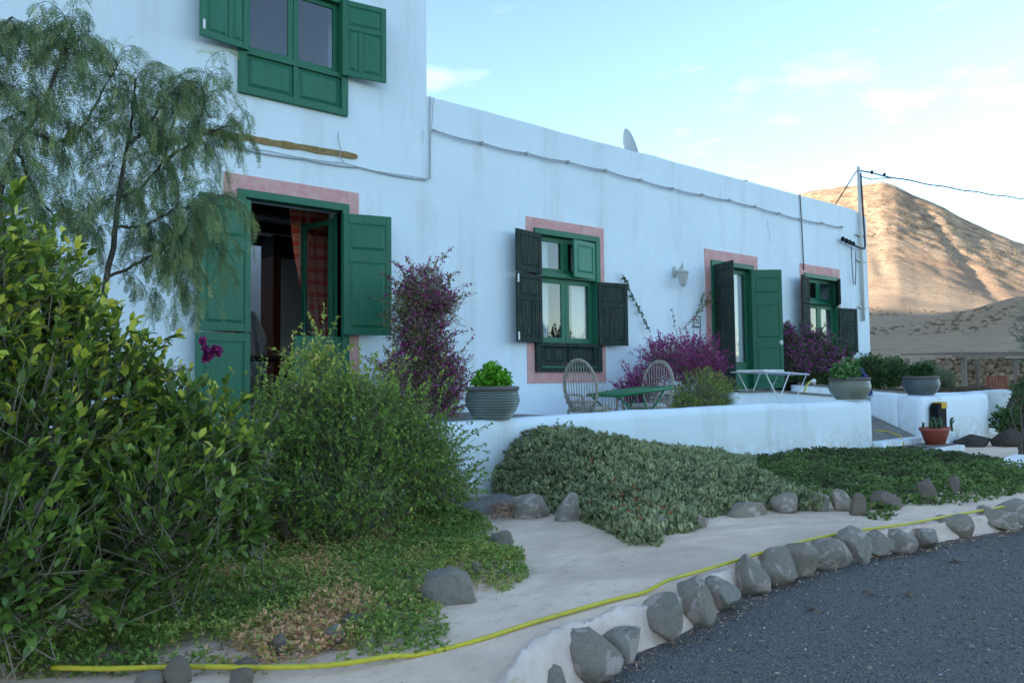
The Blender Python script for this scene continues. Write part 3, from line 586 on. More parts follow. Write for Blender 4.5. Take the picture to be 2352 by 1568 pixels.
# thin cracks in the plaster
M_crack = mat('crack', (.30, .31, .33), 1, 0)
q = MB()
for base, n_, dx in (((3.03, 4.15), 9, .01), ((5.30, 4.2), 4, -.02), ((12.9, 4.0), 8, .02)):
    x, z = base; pts = []
    for i in range(n_): pts.append((x, -.010, z)); x += dx+random.uniform(-.03, .03); z -= random.uniform(.04, .08)
    q.tube(pts, .0022, 4)
q.build('crack', M_crack, HOUSE)

# ------------------------------------------------------------------ terrace, low walls, steps
def softbox(name, x0, x1, y0, y1, z0, z1, m, parent, ztop=None, rad=.05, amp=.012, batter=0.0, step=.09):
    """hand-plastered block: rounded, slightly wavy"""
    bm = bmesh.new()
    nx, ny, nz_ = max(2, int((x1-x0)/step)), max(2, int((y1-y0)/step)), max(2, int((z1-z0)/step))
    bmesh.ops.create_cube(bm, size=1)
    me = bpy.data.meshes.new(name); bm.free()
    V, F, idx = [], [], {}
    def vid(i, j, k):
        q = (i, j, k)
        if q not in idx: idx[q] = len(V); V.append([x0+(x1-x0)*i/nx, y0+(y1-y0)*j/ny, z0+(z1-z0)*k/nz_])
        return idx[q]
    for i in range(nx):
        for j in range(ny): F.append((vid(i, j, nz_), vid(i+1, j, nz_), vid(i+1, j+1, nz_), vid(i, j+1, nz_)))
        for k in range(nz_): F.append((vid(i, 0, k), vid(i+1, 0, k), vid(i+1, 0, k+1), vid(i, 0, k+1))); F.append((vid(i, ny, k), vid(i, ny, k+1), vid(i+1, ny, k+1), vid(i+1, ny, k)))
    for j in range(ny):
        for k in range(nz_): F.append((vid(0, j, k), vid(0, j, k+1), vid(0, j+1, k+1), vid(0, j+1, k))); F.append((vid(nx, j, k), vid(nx, j+1, k), vid(nx, j+1, k+1), vid(nx, j, k+1)))
    V = np.array(V); c = np.array([(x0+x1)/2, (y0+y1)/2, 0]); r = min(rad, (x1-x0)/2.01, (y1-y0)/2.01)
    lo = np.array([x0+r, y0+r, -9]); hi = np.array([x1-r, y1-r, z1-r]); q = np.clip(V, lo, hi); d = V-q; n = np.linalg.norm(d, axis=1); k = n > r
    V[k] = q[k]+d[k]/n[k, None]*r
    h = (V[:, 2]-z0)/(z1-z0)
    V[:, 1] += (c[1]-V[:, 1])*batter*h; V[:, 0] += sn(V[:, 1], V[:, 2], 1.3, 2)*amp
    V[:, 1] += sn(V[:, 0], V[:, 2], .8, 7)*amp*1.4
    if ztop is not None: V[:, 2] += (ztop(V[:, 0], V[:, 1])-z1)*h
    V[:, 2] += sn(V[:, 0], V[:, 1], 1.1, 9)*amp*h
    return V, F
def wall(name, boxes, m, label, cat='wall', kind=None):
    x0, y0, z0 = boxes[0][0], boxes[0][2], boxes[0][4]; b = MB((x0, y0, max(z0, -.2)))
    for bx in boxes:
        a = dict(bx[6]) if len(bx) > 6 else {}
        V, F = softbox(name, *bx[:6], m, None, **a); b.add([tuple(v) for v in V], F)
    o = b.build(name, m, None, smooth='full'); o.location = b.off
    return tag(o, label, cat, kind=kind)
LW = wall('low_wall', [(4.0, 12.0, -2.32, -2.02, -.25, .70, dict(ztop=lambda x, y: .685+.02*sstep(4, 5.5, x)+.012*np.sin(x*.9), rad=.045, amp=.016))], M_low,
     'long low white wall in front of the terrace, between the two glazed pots', 'low wall')
tag(MB().box(3.95, 12.0, -2.05, .0, -.3, .25).build('terrace', M_low), kind='structure')
tag(MB().box(-4, 3.94, -2.0, .0, -.3, .655).box(3.94, 5.95, -2.03, .0, .24, .662).build('entrance_slab', M_conc), kind='structure')
# raised landing of door 2, ramp going right
V, F = softbox('x', 9.95, 14.0, -1.30, .02, -.2, .86, M_low, None, ztop=lambda x, y: .862-np.clip(x-11.0, 0, 9)*.062, rad=.02, amp=.008)
b = MB(); b.add([tuple(v) for v in V], F); tag(b.build('landing', M_low, smooth='full'), kind='structure')
vs_, fs = [], []
for i in range(60):
    x = 9.97+(13.98-9.97)*i/59; z = .868-max(0, x-11.0)*.062
    vs_ += [(x, -1.325-.02*noise.noise(Vector((x*6, 1, 0))), z), (x, -.62, z+.002), (x, -1.325, z-.022), ]
for i in range(59): a = 3*i; fs += [(a, a+3, a+4, a+1), (a+2, a+5, a+3, a)]
tag(MB().add(vs_, fs).build('walkway', M_conc), kind='structure')
wall('planter_wall', [(12.75, 19.0, -.62, -.48, .3, .95, dict(ztop=lambda x, y: .955-np.clip(x-12.5, 0, 9)*.055, rad=.012, amp=.006))], M_low, 'white planter wall with grey coping beside the ramp, in front of the purple bush')
cp = []
vs_, fs = [], []
for i in range(60):
    x = 12.72+(19-12.72)*i/59; z = .962-max(0, x-12.5)*.055; vs_ += [(x, -.645, z), (x, -.645, z+.022), (x, -.30, z+.024), (x, -.30, z)]
for i in range(59): a = 4*i; fs += [(a, a+4, a+5, a+1), (a+1, a+5, a+6, a+2), (a+2, a+6, a+7, a+3), (a, a+3, a+7, a+4)]
MB().add(vs_, fs).build('coping', M_conc, bpy.data.objects['planter_wall']).location = -bpy.data.objects['planter_wall'].location
tag(MB().box(12.8, 22, -.47, .0, .0, .80).build('planter_soil', M_soil), kind='structure')
# stair opening: ramped grey floor, side wall, gate pier with letterbox, second wall
b = MB(); b.add([(12.0, -2.2, .02), (14.1, -2.2, -.02), (14.1, -1.3, .38), (12.0, -1.3, .34), (12.0, -2.2, -.3), (14.1, -2.2, -.3)], [(0, 1, 2, 3), (0, 4, 5, 1)])
tag(b.build('entrance_ramp', M_conc), kind='structure')
wall('gate_pier', [(14.0, 17.0, -2.2, -1.75, -.35, .72, dict(rad=.07, amp=.02, batter=-.02, ztop=lambda x, y: .715+0*x)), (14.0, 14.35, -1.8, -.66, -.35, .74, dict(rad=.05, ztop=lambda x, y: .72+.05*sstep(-1.9, -.7, y)))], M_low,
     'white plastered wall end with the black letterbox, right of the entrance ramp', 'wall')
wall('boundary_wall', [(19.1, 21.2, -1.2, -.9, -.35, .72, dict(rad=.06, amp=.02)), (16.8, 19.12, -1.62, -1.32, -.35, .16, dict(rad=.05, amp=.02)), (17.0, 24, -.85, -.62, -.3, .70, dict(rad=.04))], M_low,
     'farther white boundary wall stepping back behind the letterbox wall', 'wall')
tag(MB().box(21.1, 30, -1.5, 4, -.35, -.1).build('paved_yard', M_path), kind='structure')
V, F = softbox('x', 12.35, 13.55, -3.05, -2.42, -.3, -.03, M_low, None, rad=.03, amp=.01); b = MB(); b.add([tuple(v) for v in V], F)
V, F = softbox('x', 12.0, 13.95, -2.45, -2.18, -.3, .06, M_low, None, rad=.03, amp=.01); b.add([tuple(v) for v in V], F)
st = tag(b.build('step', M_low, smooth='full'), kind='structure'); MB().box(12.45, 13.45, -2.97, -2.50, -.04, -.022).build('tread', M_conc, st)
# letterbox
lb = thing('letterbox', (14.42, -2.27, .16), 'black letterbox with a yellow rubbed patch on top, fixed to the white wall end', 'letterbox')
q = MB(); pr = [(-.17, 0), (.17, 0), (.17, .36), (.10, .43), (-.10, .43), (-.17, .36)]
q.add([(x, -.09, z) for x, z in pr]+[(x, .05, z) for x, z in pr], [(0, 1, 2, 3, 4, 5), (11, 10, 9, 8, 7, 6)]+[(i, i+6, (i+1) % 6+6, (i+1) % 6) for i in range(6)])
q.build('body', M_black, lb, bevel=.01); M_ylw = mat('yellow_paint', (.55, .36, .03), .6)
MB().box(-.04, .18, -.10, .055, .34, .45).build('flap', M_ylw, lb, bevel=.006)

# ------------------------------------------------------------------ glazed pots and the clay planter
def glaze(name, c1, c2, c3):
    M = mat(name, c1, .22, .5); co = coords(M); s = N(M, 'ShaderNodeSeparateXYZ'); L(M, co, s.inputs[0])
    w = noise_out(M, 3.5, 5, .7, coords(M, (1, 1, 3)))
    mth = N(M, 'ShaderNodeMath', operation='MULTIPLY'); L(M, s.outputs[2], mth.inputs[0]); mth.inputs[1].default_value = 2*math.pi/.0262
    sn_ = N(M, 'ShaderNodeMath', operation='SINE'); L(M, mth.outputs[0], sn_.inputs[0])
    c = mix(M, w, c1, c2); c = mix(M, ramp(M, sn_.outputs[0], [(.25, (0, 0, 0)), (.9, (.8, .8, .8))]), c, c3)
    L(M, c, B(M).inputs['Base Color']); return M
M_gl1 = glaze('ribbed_glaze', (.055, .085, .085), (.10, .15, .14), (.26, .29, .24)); M_gl2 = glaze('olive_glaze', (.15, .16, .12), (.22, .24, .20), (.20, .21, .15)); M_gl3 = glaze('blue_glaze', (.055, .075, .085), (.09, .115, .12), (.11, .13, .12))
M_rim = mat('unglazed_rim', (.13, .115, .11), .7)
def pot(loc, rad, h, m, label, ribs=12, rib=.008, neck=.93):
    t = thing('plant_pot', loc, label, 'plant pot', 'glazed plant pots on the low walls')
    prof = [(0, 0), (rad*.66, 0), (rad*.70, .012)]; n = ribs*6 if ribs else 20
    for i in range(n+1):
        u = i/n; z = .015+(h*.86-.015)*u; r = rad*(.70+.32*math.sin(min(1, u*1.35)*math.pi/2)-.075*max(0, u-.62)/.38)
        if ribs: r += rib*(abs(math.sin(u*ribs*math.pi))-.5)
        prof.append((r, z))
    MB().lathe(prof, 48).build('body', m, t, smooth='full')
    rr = rad*neck
    MB().lathe([(rr+.0, h*.86), (rr+.018, h*.87), (rr+.022, h*.93), (rr+.014, h*.99), (rr-.02, h), (rr-.03, h*.97), (rr-.035, h*.80), (0, h*.80)], 48).build('rim', M_rim, t, smooth='full')
    MB().lathe([(0, h*.86), (rr-.036, h*.85)], 24).build('potting_soil', M_soil, t, smooth='full')
    return t
P1 = pot((4.68, -2.17, .685), .262, .32, M_gl1, 'large blue-grey ribbed pot at the left end of the low wall', 12, .010)
P2 = pot((11.60, -2.17, .715), .305, .34, M_gl2, 'round olive-grey pot with a pink geranium at the right end of the low wall', 14, .004)
X3, Y3 = 14.62, -1.93
P3 = pot((X3, Y3, .725), .31, .34, M_gl3, 'wide dark blue-grey pot standing on the wall behind the letterbox', 10, .006)
M_terr = mat('terracotta_plastic', (.33, .075, .05), .6)
rp = thing('planter', (13.22, -2.72, -.03), 'oval terracotta-coloured planter with small cactus-like plants below the letterbox', 'planter')
prof = [(0, 0), (.22, 0), (.33, .22), (.36, .23), (.365, .27), (.335, .27), (.31, .22), (0, .21)]
b = MB().lathe(prof, 32); b.v = [Vector((v.x, v.y*.55, v.z)) for v in b.v]; b.build('body', M_terr, rp, smooth='full')
wp = thing('bucket', (4.13, -2.52, .0), 'small white plaster pot at the foot of the low wall behind the boulders', 'pot')
MB().lathe([(0, 0), (.085, 0), (.105, .17), (.11, .18), (.095, .18), (.09, .15), (0, .14)], 24).build('body', M_low, wp, smooth='full')
_p = onZ(2312, 1084, .0); wc = thing('trough', (_p[0], _p[1], .0), 'low white trough with a blue stripe at the right edge beyond the ground cover', 'trough', rz=R(8))
MB().box(-.10, 1.2, -.15, .15, .0, .10).build('body', M_white, wc, bevel=.02); MB().box(.25, .9, -.156, .15, .03, .075).build('stripe', mat('blue_paint', (.05, .09, .25), .5), wc)

# ------------------------------------------------------------------ cane chairs, folding table, drying rack
M_cane = mat('old_cane', (.34, .30, .25), .8); _n = noise_out(M_cane, 22, 4, .7, coords(M_cane)); L(M_cane, ramp(M_cane, _n, [(.35, (.24, .21, .18)), (.7, (.48, .43, .35))]), B(M_cane).inputs['Base Color'])
M_cush = mat('pale_cushion', (.55, .56, .56), .9); M_gtab = mat('green_enamel', (.012, .16, .055), .4, .4)
def cane_chair(loc, rz, label):
    t = thing('cane_chair', loc, label, 'chair', 'cane chairs on the terrace', rz)
    hoop = []
    for i in range(33):
        a = math.pi*1.5-(math.pi*2)*(i/32)*.86-math.pi*.14+.0; a = -math.pi/2-.44+(-(2*math.pi-.88))*i/32
        y = .235*math.cos(a)*1.0; z = .30+.30*math.sin(a)*1.12
        hoop.append((-.20-.16*(z+.05)*.9, y, .42+z))
    b = MB().tube(hoop, .017, 8); b2 = [(p[0]+.012, p[1]*.93, (p[2]-.72)*.93+.72) for p in hoop]; b.tube(b2, .011, 6); b.build('back_hoop', M_cane, t, smooth='full')
    sp = MB()
    for k in range(-5, 6):
        y = k*.040; zt = .72+.325*math.sqrt(max(0, 1-(y/.235)**2)); y0 = y*.72
        sp.tube([(-.235, y0, .40), (-.27, y*.9, .56), (-.20-.16*(zt-.42+.05)*.9, y, zt)], .0065, 5)
    sp.tube([(-.26, -.20, .545), (-.275, 0, .545), (-.26, .20, .545)], .012, 6).tube([(-.26, -.20, .52), (-.275, 0, .52), (-.26, .20, .52)], .009, 6)
    sp.build('back_spindles', M_cane, t, smooth='full')
    for s in (-1, 1):
        MB().tube([(-.26, s*.215, .60), (-.10, s*.25, .625), (.14, s*.255, .62), (.215, s*.25, .59), (.23, s*.245, .50), (.225, s*.235, .40)], .015, 8).build('arm', M_cane, t, smooth='full')
        MB().tube([(.22, s*.23, .44), (.225, s*.235, .0)], .016, 8).build('leg', M_cane, t, smooth='full'); MB().tube([(-.21, s*.20, .44), (-.27, s*.21, .0)], .016, 8).build('leg', M_cane, t, smooth='full')
        ap = MB()
        for k in range(5): x = -.14+k*.075; ap.tube([(x, s*.24, .42), (x+.01, s*.25, .62)], .005, 5)
        ap.build('arm_spindles', M_cane, t, smooth='full')
    MB().tube([(.24*math.cos(a), .25*math.sin(a), .43) for a in np.linspace(0, 2*math.pi, 24, endpoint=False)], .016, 8, closed=True).build('seat_frame', M_cane, t, smooth='full')
    MB().lathe([(0, .43), (.21, .43), (.235, .455), (.22, .485), (0, .495)], 28).build('cushion', M_cush, t, smooth='full')
    MB().tube([(.225, .235, .16), (-.26, .21, .16), (-.26, -.21, .16), (.225, -.235, .16)], .009, 6, closed=True).build('stretcher', M_cane, t, smooth='full')
    return t
cane_chair((6.98, -1.22, .25), R(14), 'grey cane armchair with its hooped back to the camera, left of the green table')
cane_chair((7.98, -1.28, .25), R(188), 'grey cane armchair facing left behind the right end of the green table')
gt = thing('folding_table', (7.40, -1.55, .25), 'green metal folding table between the two cane chairs', 'table')
gt.rotation_euler.y = R(-4.6)
MB().box(-.50, .50, -.26, .26, .655, .672).build('tabletop', M_gtab, gt, bevel=.003)
MB().tube([(-.50, -.26, .66), (.50, -.26, .66), (.50, .26, .66), (-.50, .26, .66)], .022, 8, closed=True).build('rim', M_gtab, gt, smooth='full')
for s in (-1, 1):
    MB().tube([(-.46, s*.22, .64), (.30, s*.22, .0)], .012, 8).build('leg', M_gtab, gt, smooth='full'); MB().tube([(.40, s*.20, .64), (-.30, s*.20, .0)], .012, 8).build('leg', M_gtab, gt, smooth='full')
MB().tube([(-.1, -.2, .36), (-.1, .2, .36)], .009).tube([(.05, -.22, .24), (.05, .22, .24)], .009).tube([(-.03, -.2, .64), (.16, -.2, .18)], .010).build('stretcher', M_gtab, gt, smooth='full')
dk = thing('drying_rack', (10.62, -1.45, .25), 'white folding clothes airer standing open in front of the far door', 'clothes airer', rz=R(4))
q = MB().tube([(-.60, -.25, .90), (.05, -.25, .885), (.72, -.25, .855), (.72, .25, .855), (.05, .25, .885), (-.72, .25, .90)], .010, 8, closed=True)
for k in range(9): y = -.22+k*.055; q.tube([(-.70, y, .90), (.72, y, .855)], .0035, 5)
q.build('rack', M_white, dk, smooth='full'); MB().box(.10, .70, -.25, .25, .868, .878).build('blue_cloth', mat('blue_cloth', (.12, .25, .55), .9), dk)
MB().box(-.66, -.05, -.24, .2, .905, .93).build('white_cloth', M_cloth, dk, bevel=.008)
for s in (-1, 1):
    MB().tube([(-.58, s*.22, .89), (.25, s*.22, .0)], .010, 6).build('leg', M_white, dk, smooth='full'); MB().tube([(.10, s*.24, .88), (-.62, s*.24, .0)], .010, 6).build('leg', M_white, dk, smooth='full')
    MB().tube([(.66, s*.24, .86), (.10, s*.24, .30)], .008, 6).build('stay', M_white, dk, smooth='full')

# ------------------------------------------------------------------ wall lamp, number tile, dish, mast
wlp = thing('wall_lamp', (10.16, -.01, 2.81), 'small white lantern lamp bracketed to the wall left of the far door', 'wall lamp')
wlp.scale = (.85, .85, .85)
M_lamp = mat('aged_white_paint', (.50, .50, .47), .5); M_frost = mat('lamp_glass', (.55, .55, .50), .15, .5)
b = MB().lathe([(0, 0), (.075, 0), (.085, .012), (.06, .03), (0, .035)], 20); b.v = [Vector((v.x*.75, -v.z, v.y*1.35)) for v in b.v]; b.build('backplate', M_lamp, wlp, smooth='full')
MB().tube([(0, -.02, -.02), (0, -.10, .02), (0, -.18, .10), (0, -.20, .13)], .014, 8).tube([(0, -.20, .17), (0, -.20, .03)], .010, 8).build('bracket', M_lamp, wlp, smooth='full')
def hexl(prof, c): return MB().lathe(prof, 6, c)
hexl([(.115, 0), (.12, .012), (.07, .055), (.045, .075), (0, .085)], (0, -.20, -.04)).build('cap', M_lamp, wlp); hexl([(0, 0), (.045, 0), (.06, .02), (.02, -.0), ], (0, -.20, -.29)).build('base', M_lamp, wlp)
hexl([(.052, -.25), (.095, -.035)], (0, -.20, 0)).build('glass', M_frost, wlp)
q = MB()
for k in range(6): a = math.pi*k/3; q.tube([(.056*math.cos(a), -.20+.056*math.sin(a), -.27), (.102*math.cos(a), -.20+.102*math.sin(a), -.035)], .007, 5)
q.tube([(0, -.2, -.29), (0, -.2, -.33)], .010); q.build('cage', M_lamp, wlp)
nt = thing('number_tile', (10.60, -.012, 1.92), 'small white house number tile reading 71 with a dark border', 'house number')
MB().box(0, .19, -.018, .0, 0, .19).build('tile', M_white, nt, bevel=.003); M_ink = mat('dark_blue_ink', (.02, .035, .07), .4)
q = MB(); Y0, Y1 = -.023, -.016
q.box(.0, .19, Y0, Y1, .0, .016).box(.0, .19, Y0, Y1, .174, .19).box(.0, .016, Y0, Y1, .016, .174).box(.174, .19, Y0, Y1, .016, .174); q.build('border', M_ink, nt)
q = MB().box(.045, .088, Y0, Y1, .128, .142).add([(.074, Y0, .128), (.088, Y0, .128), (.070, Y0, .05), (.056, Y0, .05), (.074, Y1, .128), (.088, Y1, .128), (.070, Y1, .05), (.056, Y1, .05)], [(3, 2, 1, 0), (4, 5, 6, 7), (0, 4, 7, 3), (1, 2, 6, 5)])
q.box(.122, .136, Y0, Y1, .05, .142).box(.110, .122, Y0, Y1, .118, .130); q.build('digits', M_ink, nt)
_ds = .84
sd = thing('satellite_dish', (11.25, 2.0, 4.14), 'pale satellite dish showing above the parapet', 'satellite dish')
b = MB(); pr = [(0, 0), (.14, .012), (.28, .05), (.40, .105), (.47, .15), (.46, .16), (.38, .118), (.26, .062), (.12, .022), (0, .012)]
pr = [(a*_ds, c*_ds) for a, c in pr]; b.lathe(pr, 36); rot = Matrix.Rotation(R(-38), 3, 'Z') @ Matrix.Rotation(R(70), 3, 'Y'); b.v = [rot @ Vector((v.x, v.y*.95, v.z))+Vector((0, 0, 1.36)) for v in b.v]; b.build('dish', M_lamp, sd, smooth='full')
MB().tube([(0, 0, 0), (0, 0, 1.3)], .025, 10).tube([(-.05, 0, .9), (.45, .08, 1.22)], .012).build('mast', M_metal, sd, smooth='full')
ac = thing('vent_cap', (12.6, .25, 4.62), 'tiny dark vent cap on the parapet right of the dish', 'vent cap'); MB().lathe([(0, 0), (.02, 0), (.02, .08), (.06, .08), (.05, .13), (0, .15)], 12).build('cap', M_black, ac, smooth='full')
mt = thing('service_mast', (16.36, -.05, 2.2), 'white metal service mast at the house end carrying the overhead cable', 'mast')
M_mast = mat('galvanised', (.55, .54, .50), .6, .4)
MB().tube([(0, 0, .05), (0, 0, 3.38)], .033, 12).build('pole', M_mast, mt, smooth='full')
for z in (.35, 1.35, 1.9): MB().box(-.16, .22, -.01, .05, z-.012, z+.012).build('bracket', M_metal, mt)
MB().tube([(.05, -.02, 3.25), (.052, -.05, 2.2), (.07, -.05, 1.95), (.08, -.05, 1.68), (.03, -.06, 1.60), (-.15, -.05, 1.60), (-.6, -.04, 1.66), (-.85, -.03, 1.72)], .022, 8).build('cable', M_dcab, mt, smooth='full')
for k in range(4): MB().lathe([(0, -.05), (.035, -.04), (.045, 0), (.03, .045), (0, .055)], 10, (-.42-k*.14, -.04, 1.66+k*.018)).build('connector', M_black, mt, smooth='full')
MB().tube([(-.48, -.03, 1.6), (-.47, -.03, 1.2), (-.44, -.03, .82), (-.36, -.03, .80), (-.32, -.03, 1.1), (-.30, -.03, 1.5)], .009, 6).build('cable', M_dcab, mt, smooth='full')
MB().tube([(-.02, 0, 3.3), (-.10, .0, 3.26), (-.75, .6, 1.9)], .012, 6).build('stay_wire', M_dcab, mt, smooth='full')
pts = []
A = Vector((16.40, -.05, 5.50)); v = ray(2352, 447); Bv = Vector(CAM+v*(25.0/np.hypot(v[0], v[1]))); Bv = A+(Bv-A)*1.7
oc = thing('overhead_cable', (16.40, -.05, 5.50), 'black overhead cable running from the mast out of the picture to the right', 'cable')
for i in range(41):
    t = i/40; p = A.lerp(Bv, t); p.z -= 4*t*(1-t)*.12; pts.append(p+Vector((0, 0, .012*math.sin(i*1.3))))
MB(A).tube(pts, .016, 6).build('wire', M_dcab, oc, smooth='full')
MB(A).tube([A+Vector((0, 0, -.12)), A+Vector((.3, -.12, -.17)), pts[2]+Vector((0, 0, -.10)), pts[4]], .012, 6).build('wire', M_dcab, oc, smooth='full')
for k in (1, 2): MB(A).lathe([(0, -.045), (.03, -.03), (.03, .03), (0, .045)], 8, tuple(pts[k]+Vector((.1*k, -.04*k, 0)))).build('clamp', M_black, oc)

# ------------------------------------------------------------------ foliage tools
def leafmat(name, stops, rough=.5, trans=.25, spec=.3, g=2.05):
    stops = [(p, tuple(min(.8, v*g*k) for v, k in zip(c, (1.28, 1.12, 1.0) if g > 1.5 else (1, 1, 1)))) for p, c in stops]
    M = mat(name, stops[0][1], rough, spec); a = N(M, 'ShaderNodeAttribute', attribute_name='tint'); c = ramp(M, a.outputs['Fac'], stops)
    L(M, c, B(M).inputs['Base Color']); t = N(M, 'ShaderNodeBsdfTranslucent'); L(M, c, t.inputs[0]); x = N(M, 'ShaderNodeMixShader'); x.inputs[0].default_value = trans
    o = M.node_tree.nodes['Material Output']; L(M, B(M).outputs[0], x.inputs[1]); L(M, t.outputs[0], x.inputs[2]); L(M, x.outputs[0], o.inputs[0]); return M
def nrm(v): return v/np.maximum(np.linalg.norm(v, axis=-1, keepdims=True), 1e-9)
def rvec(n): return nrm(rng.normal(size=(n, 3)))
SH_DIA = (np.array([(0, 0, 0), (.45, -.5, .10), (1, 0, 0), (.45, .5, .10)]), np.array([(0, 1, 2), (0, 2, 3)]))
SH_OVAL = (np.array([(0, 0, 0), (.28, -.40, .10), (.64, -.44, .10), (1, 0, -.10), (.64, .44, .10), (.28, .40, .10), (.32, 0, .02), (.68, 0, .01)]),
           np.array([(0, 1, 6), (1, 2, 7), (1, 7, 6), (2, 3, 7), (0, 6, 5), (6, 4, 5), (6, 7, 4), (7, 3, 4)]))
SH_FING = (np.array([(0, -.5, 0), (0, .5, 0), (0, 0, .8), (.6, -.6, 0), (.6, .6, 0), (.6, 0, .9), (1, 0, .1)]), np.array([(0, 3, 5), (0, 5, 2), (2, 5, 4), (2, 4, 1), (3, 6, 5), (5, 6, 4)]))
def leaves(P, D, U, Ln, W, sh, curl=0):
    """leaf blades at P along D, face roughly U"""
    S, F = sh; D = nrm(D); Wd = nrm(np.cross(U, D)+1e-6); Nn = np.cross(D, Wd); n = len(P); Ln = np.broadcast_to(Ln, (n,)); W = np.broadcast_to(W, (n,))
    V = P[:, None]+D[:, None]*(S[None, :, 0:1]*Ln[:, None, None])+Wd[:, None]*(S[None, :, 1:2]*W[:, None, None])+Nn[:, None]*((S[None, :, 2:3]*W[:, None, None])-curl*(S[None, :, 0:1]**2)*Ln[:, None, None])
    return V.reshape(-1, 3), (F[None]+(np.arange(n)*len(S))[:, None, None]).reshape(-1, 3), len(S)
def sticks(A, Bp, ra, rb):
    n = len(A); D = nrm(Bp-A); u = nrm(np.cross(D, rvec(n))+1e-6); w = np.cross(D, u); V = []
    for k in range(3):
        a = 2*math.pi*k/3; o = u*math.cos(a)+w*math.sin(a); V.append(A+o*np.reshape(ra, (-1, 1))); V.append(Bp+o*np.reshape(rb, (-1, 1)))
    V = np.stack(V, 1).reshape(-1, 3); f = np.array([(0, 2, 3), (0, 3, 1), (2, 4, 5), (2, 5, 3), (4, 0, 1), (4, 1, 5)])
    return V, (f[None]+(np.arange(n)*6)[:, None, None]).reshape(-1, 3)
def join(parts):
    V, F, T, b = [], [], [], 0
    for v, f, t in parts: V.append(v); F.append(f+b); T.append(t); b += len(v)
    return np.concatenate(V), np.concatenate(F), np.concatenate(T)
M_twig = mat('pale_twig', (.26, .22, .17), .85, .1); M_bark = mat('grey_bark', (.10, .085, .075), .95, .1)
_n = noise_out(M_bark, 30, 5, .7, coords(M_bark)); L(M_bark, ramp(M_bark, _n, [(.3, (.055, .047, .04)), (.7, (.15, .13, .11))]), B(M_bark).inputs['Base Color']); bump(M_bark, _n, .6, .01)
def tips_in(lobes, n, rmin=.5, up=0.0):
    """points and outward directions through the outer part of a crown of lobes (cx,cy,cz,rx,ry,rz)"""
    Lb = np.array(lobes, float); vol = (Lb[:, 3]*Lb[:, 4]+Lb[:, 4]*Lb[:, 5]+Lb[:, 3]*Lb[:, 5]); k = rng.choice(len(Lb), n, p=vol/vol.sum()); d = rvec(n); d[:, 2] += up; d = nrm(d)
    r = (rmin**3+(1-rmin**3)*rng.random(n))**(1/3)
    c, s = Lb[k, :3], Lb[k, 3:6]; P = c+d*s*r[:, None]; O = nrm(d/s)
    # drop the points that lie deep inside another lobe
    dep = np.min(np.stack([np.linalg.norm((P-Lb[i, :3])/Lb[i, 3:6], axis=1) for i in range(len(Lb))]), 0)
    kk = dep > rmin*.92
    return P[kk], O[kk], dep[kk], k[kk]
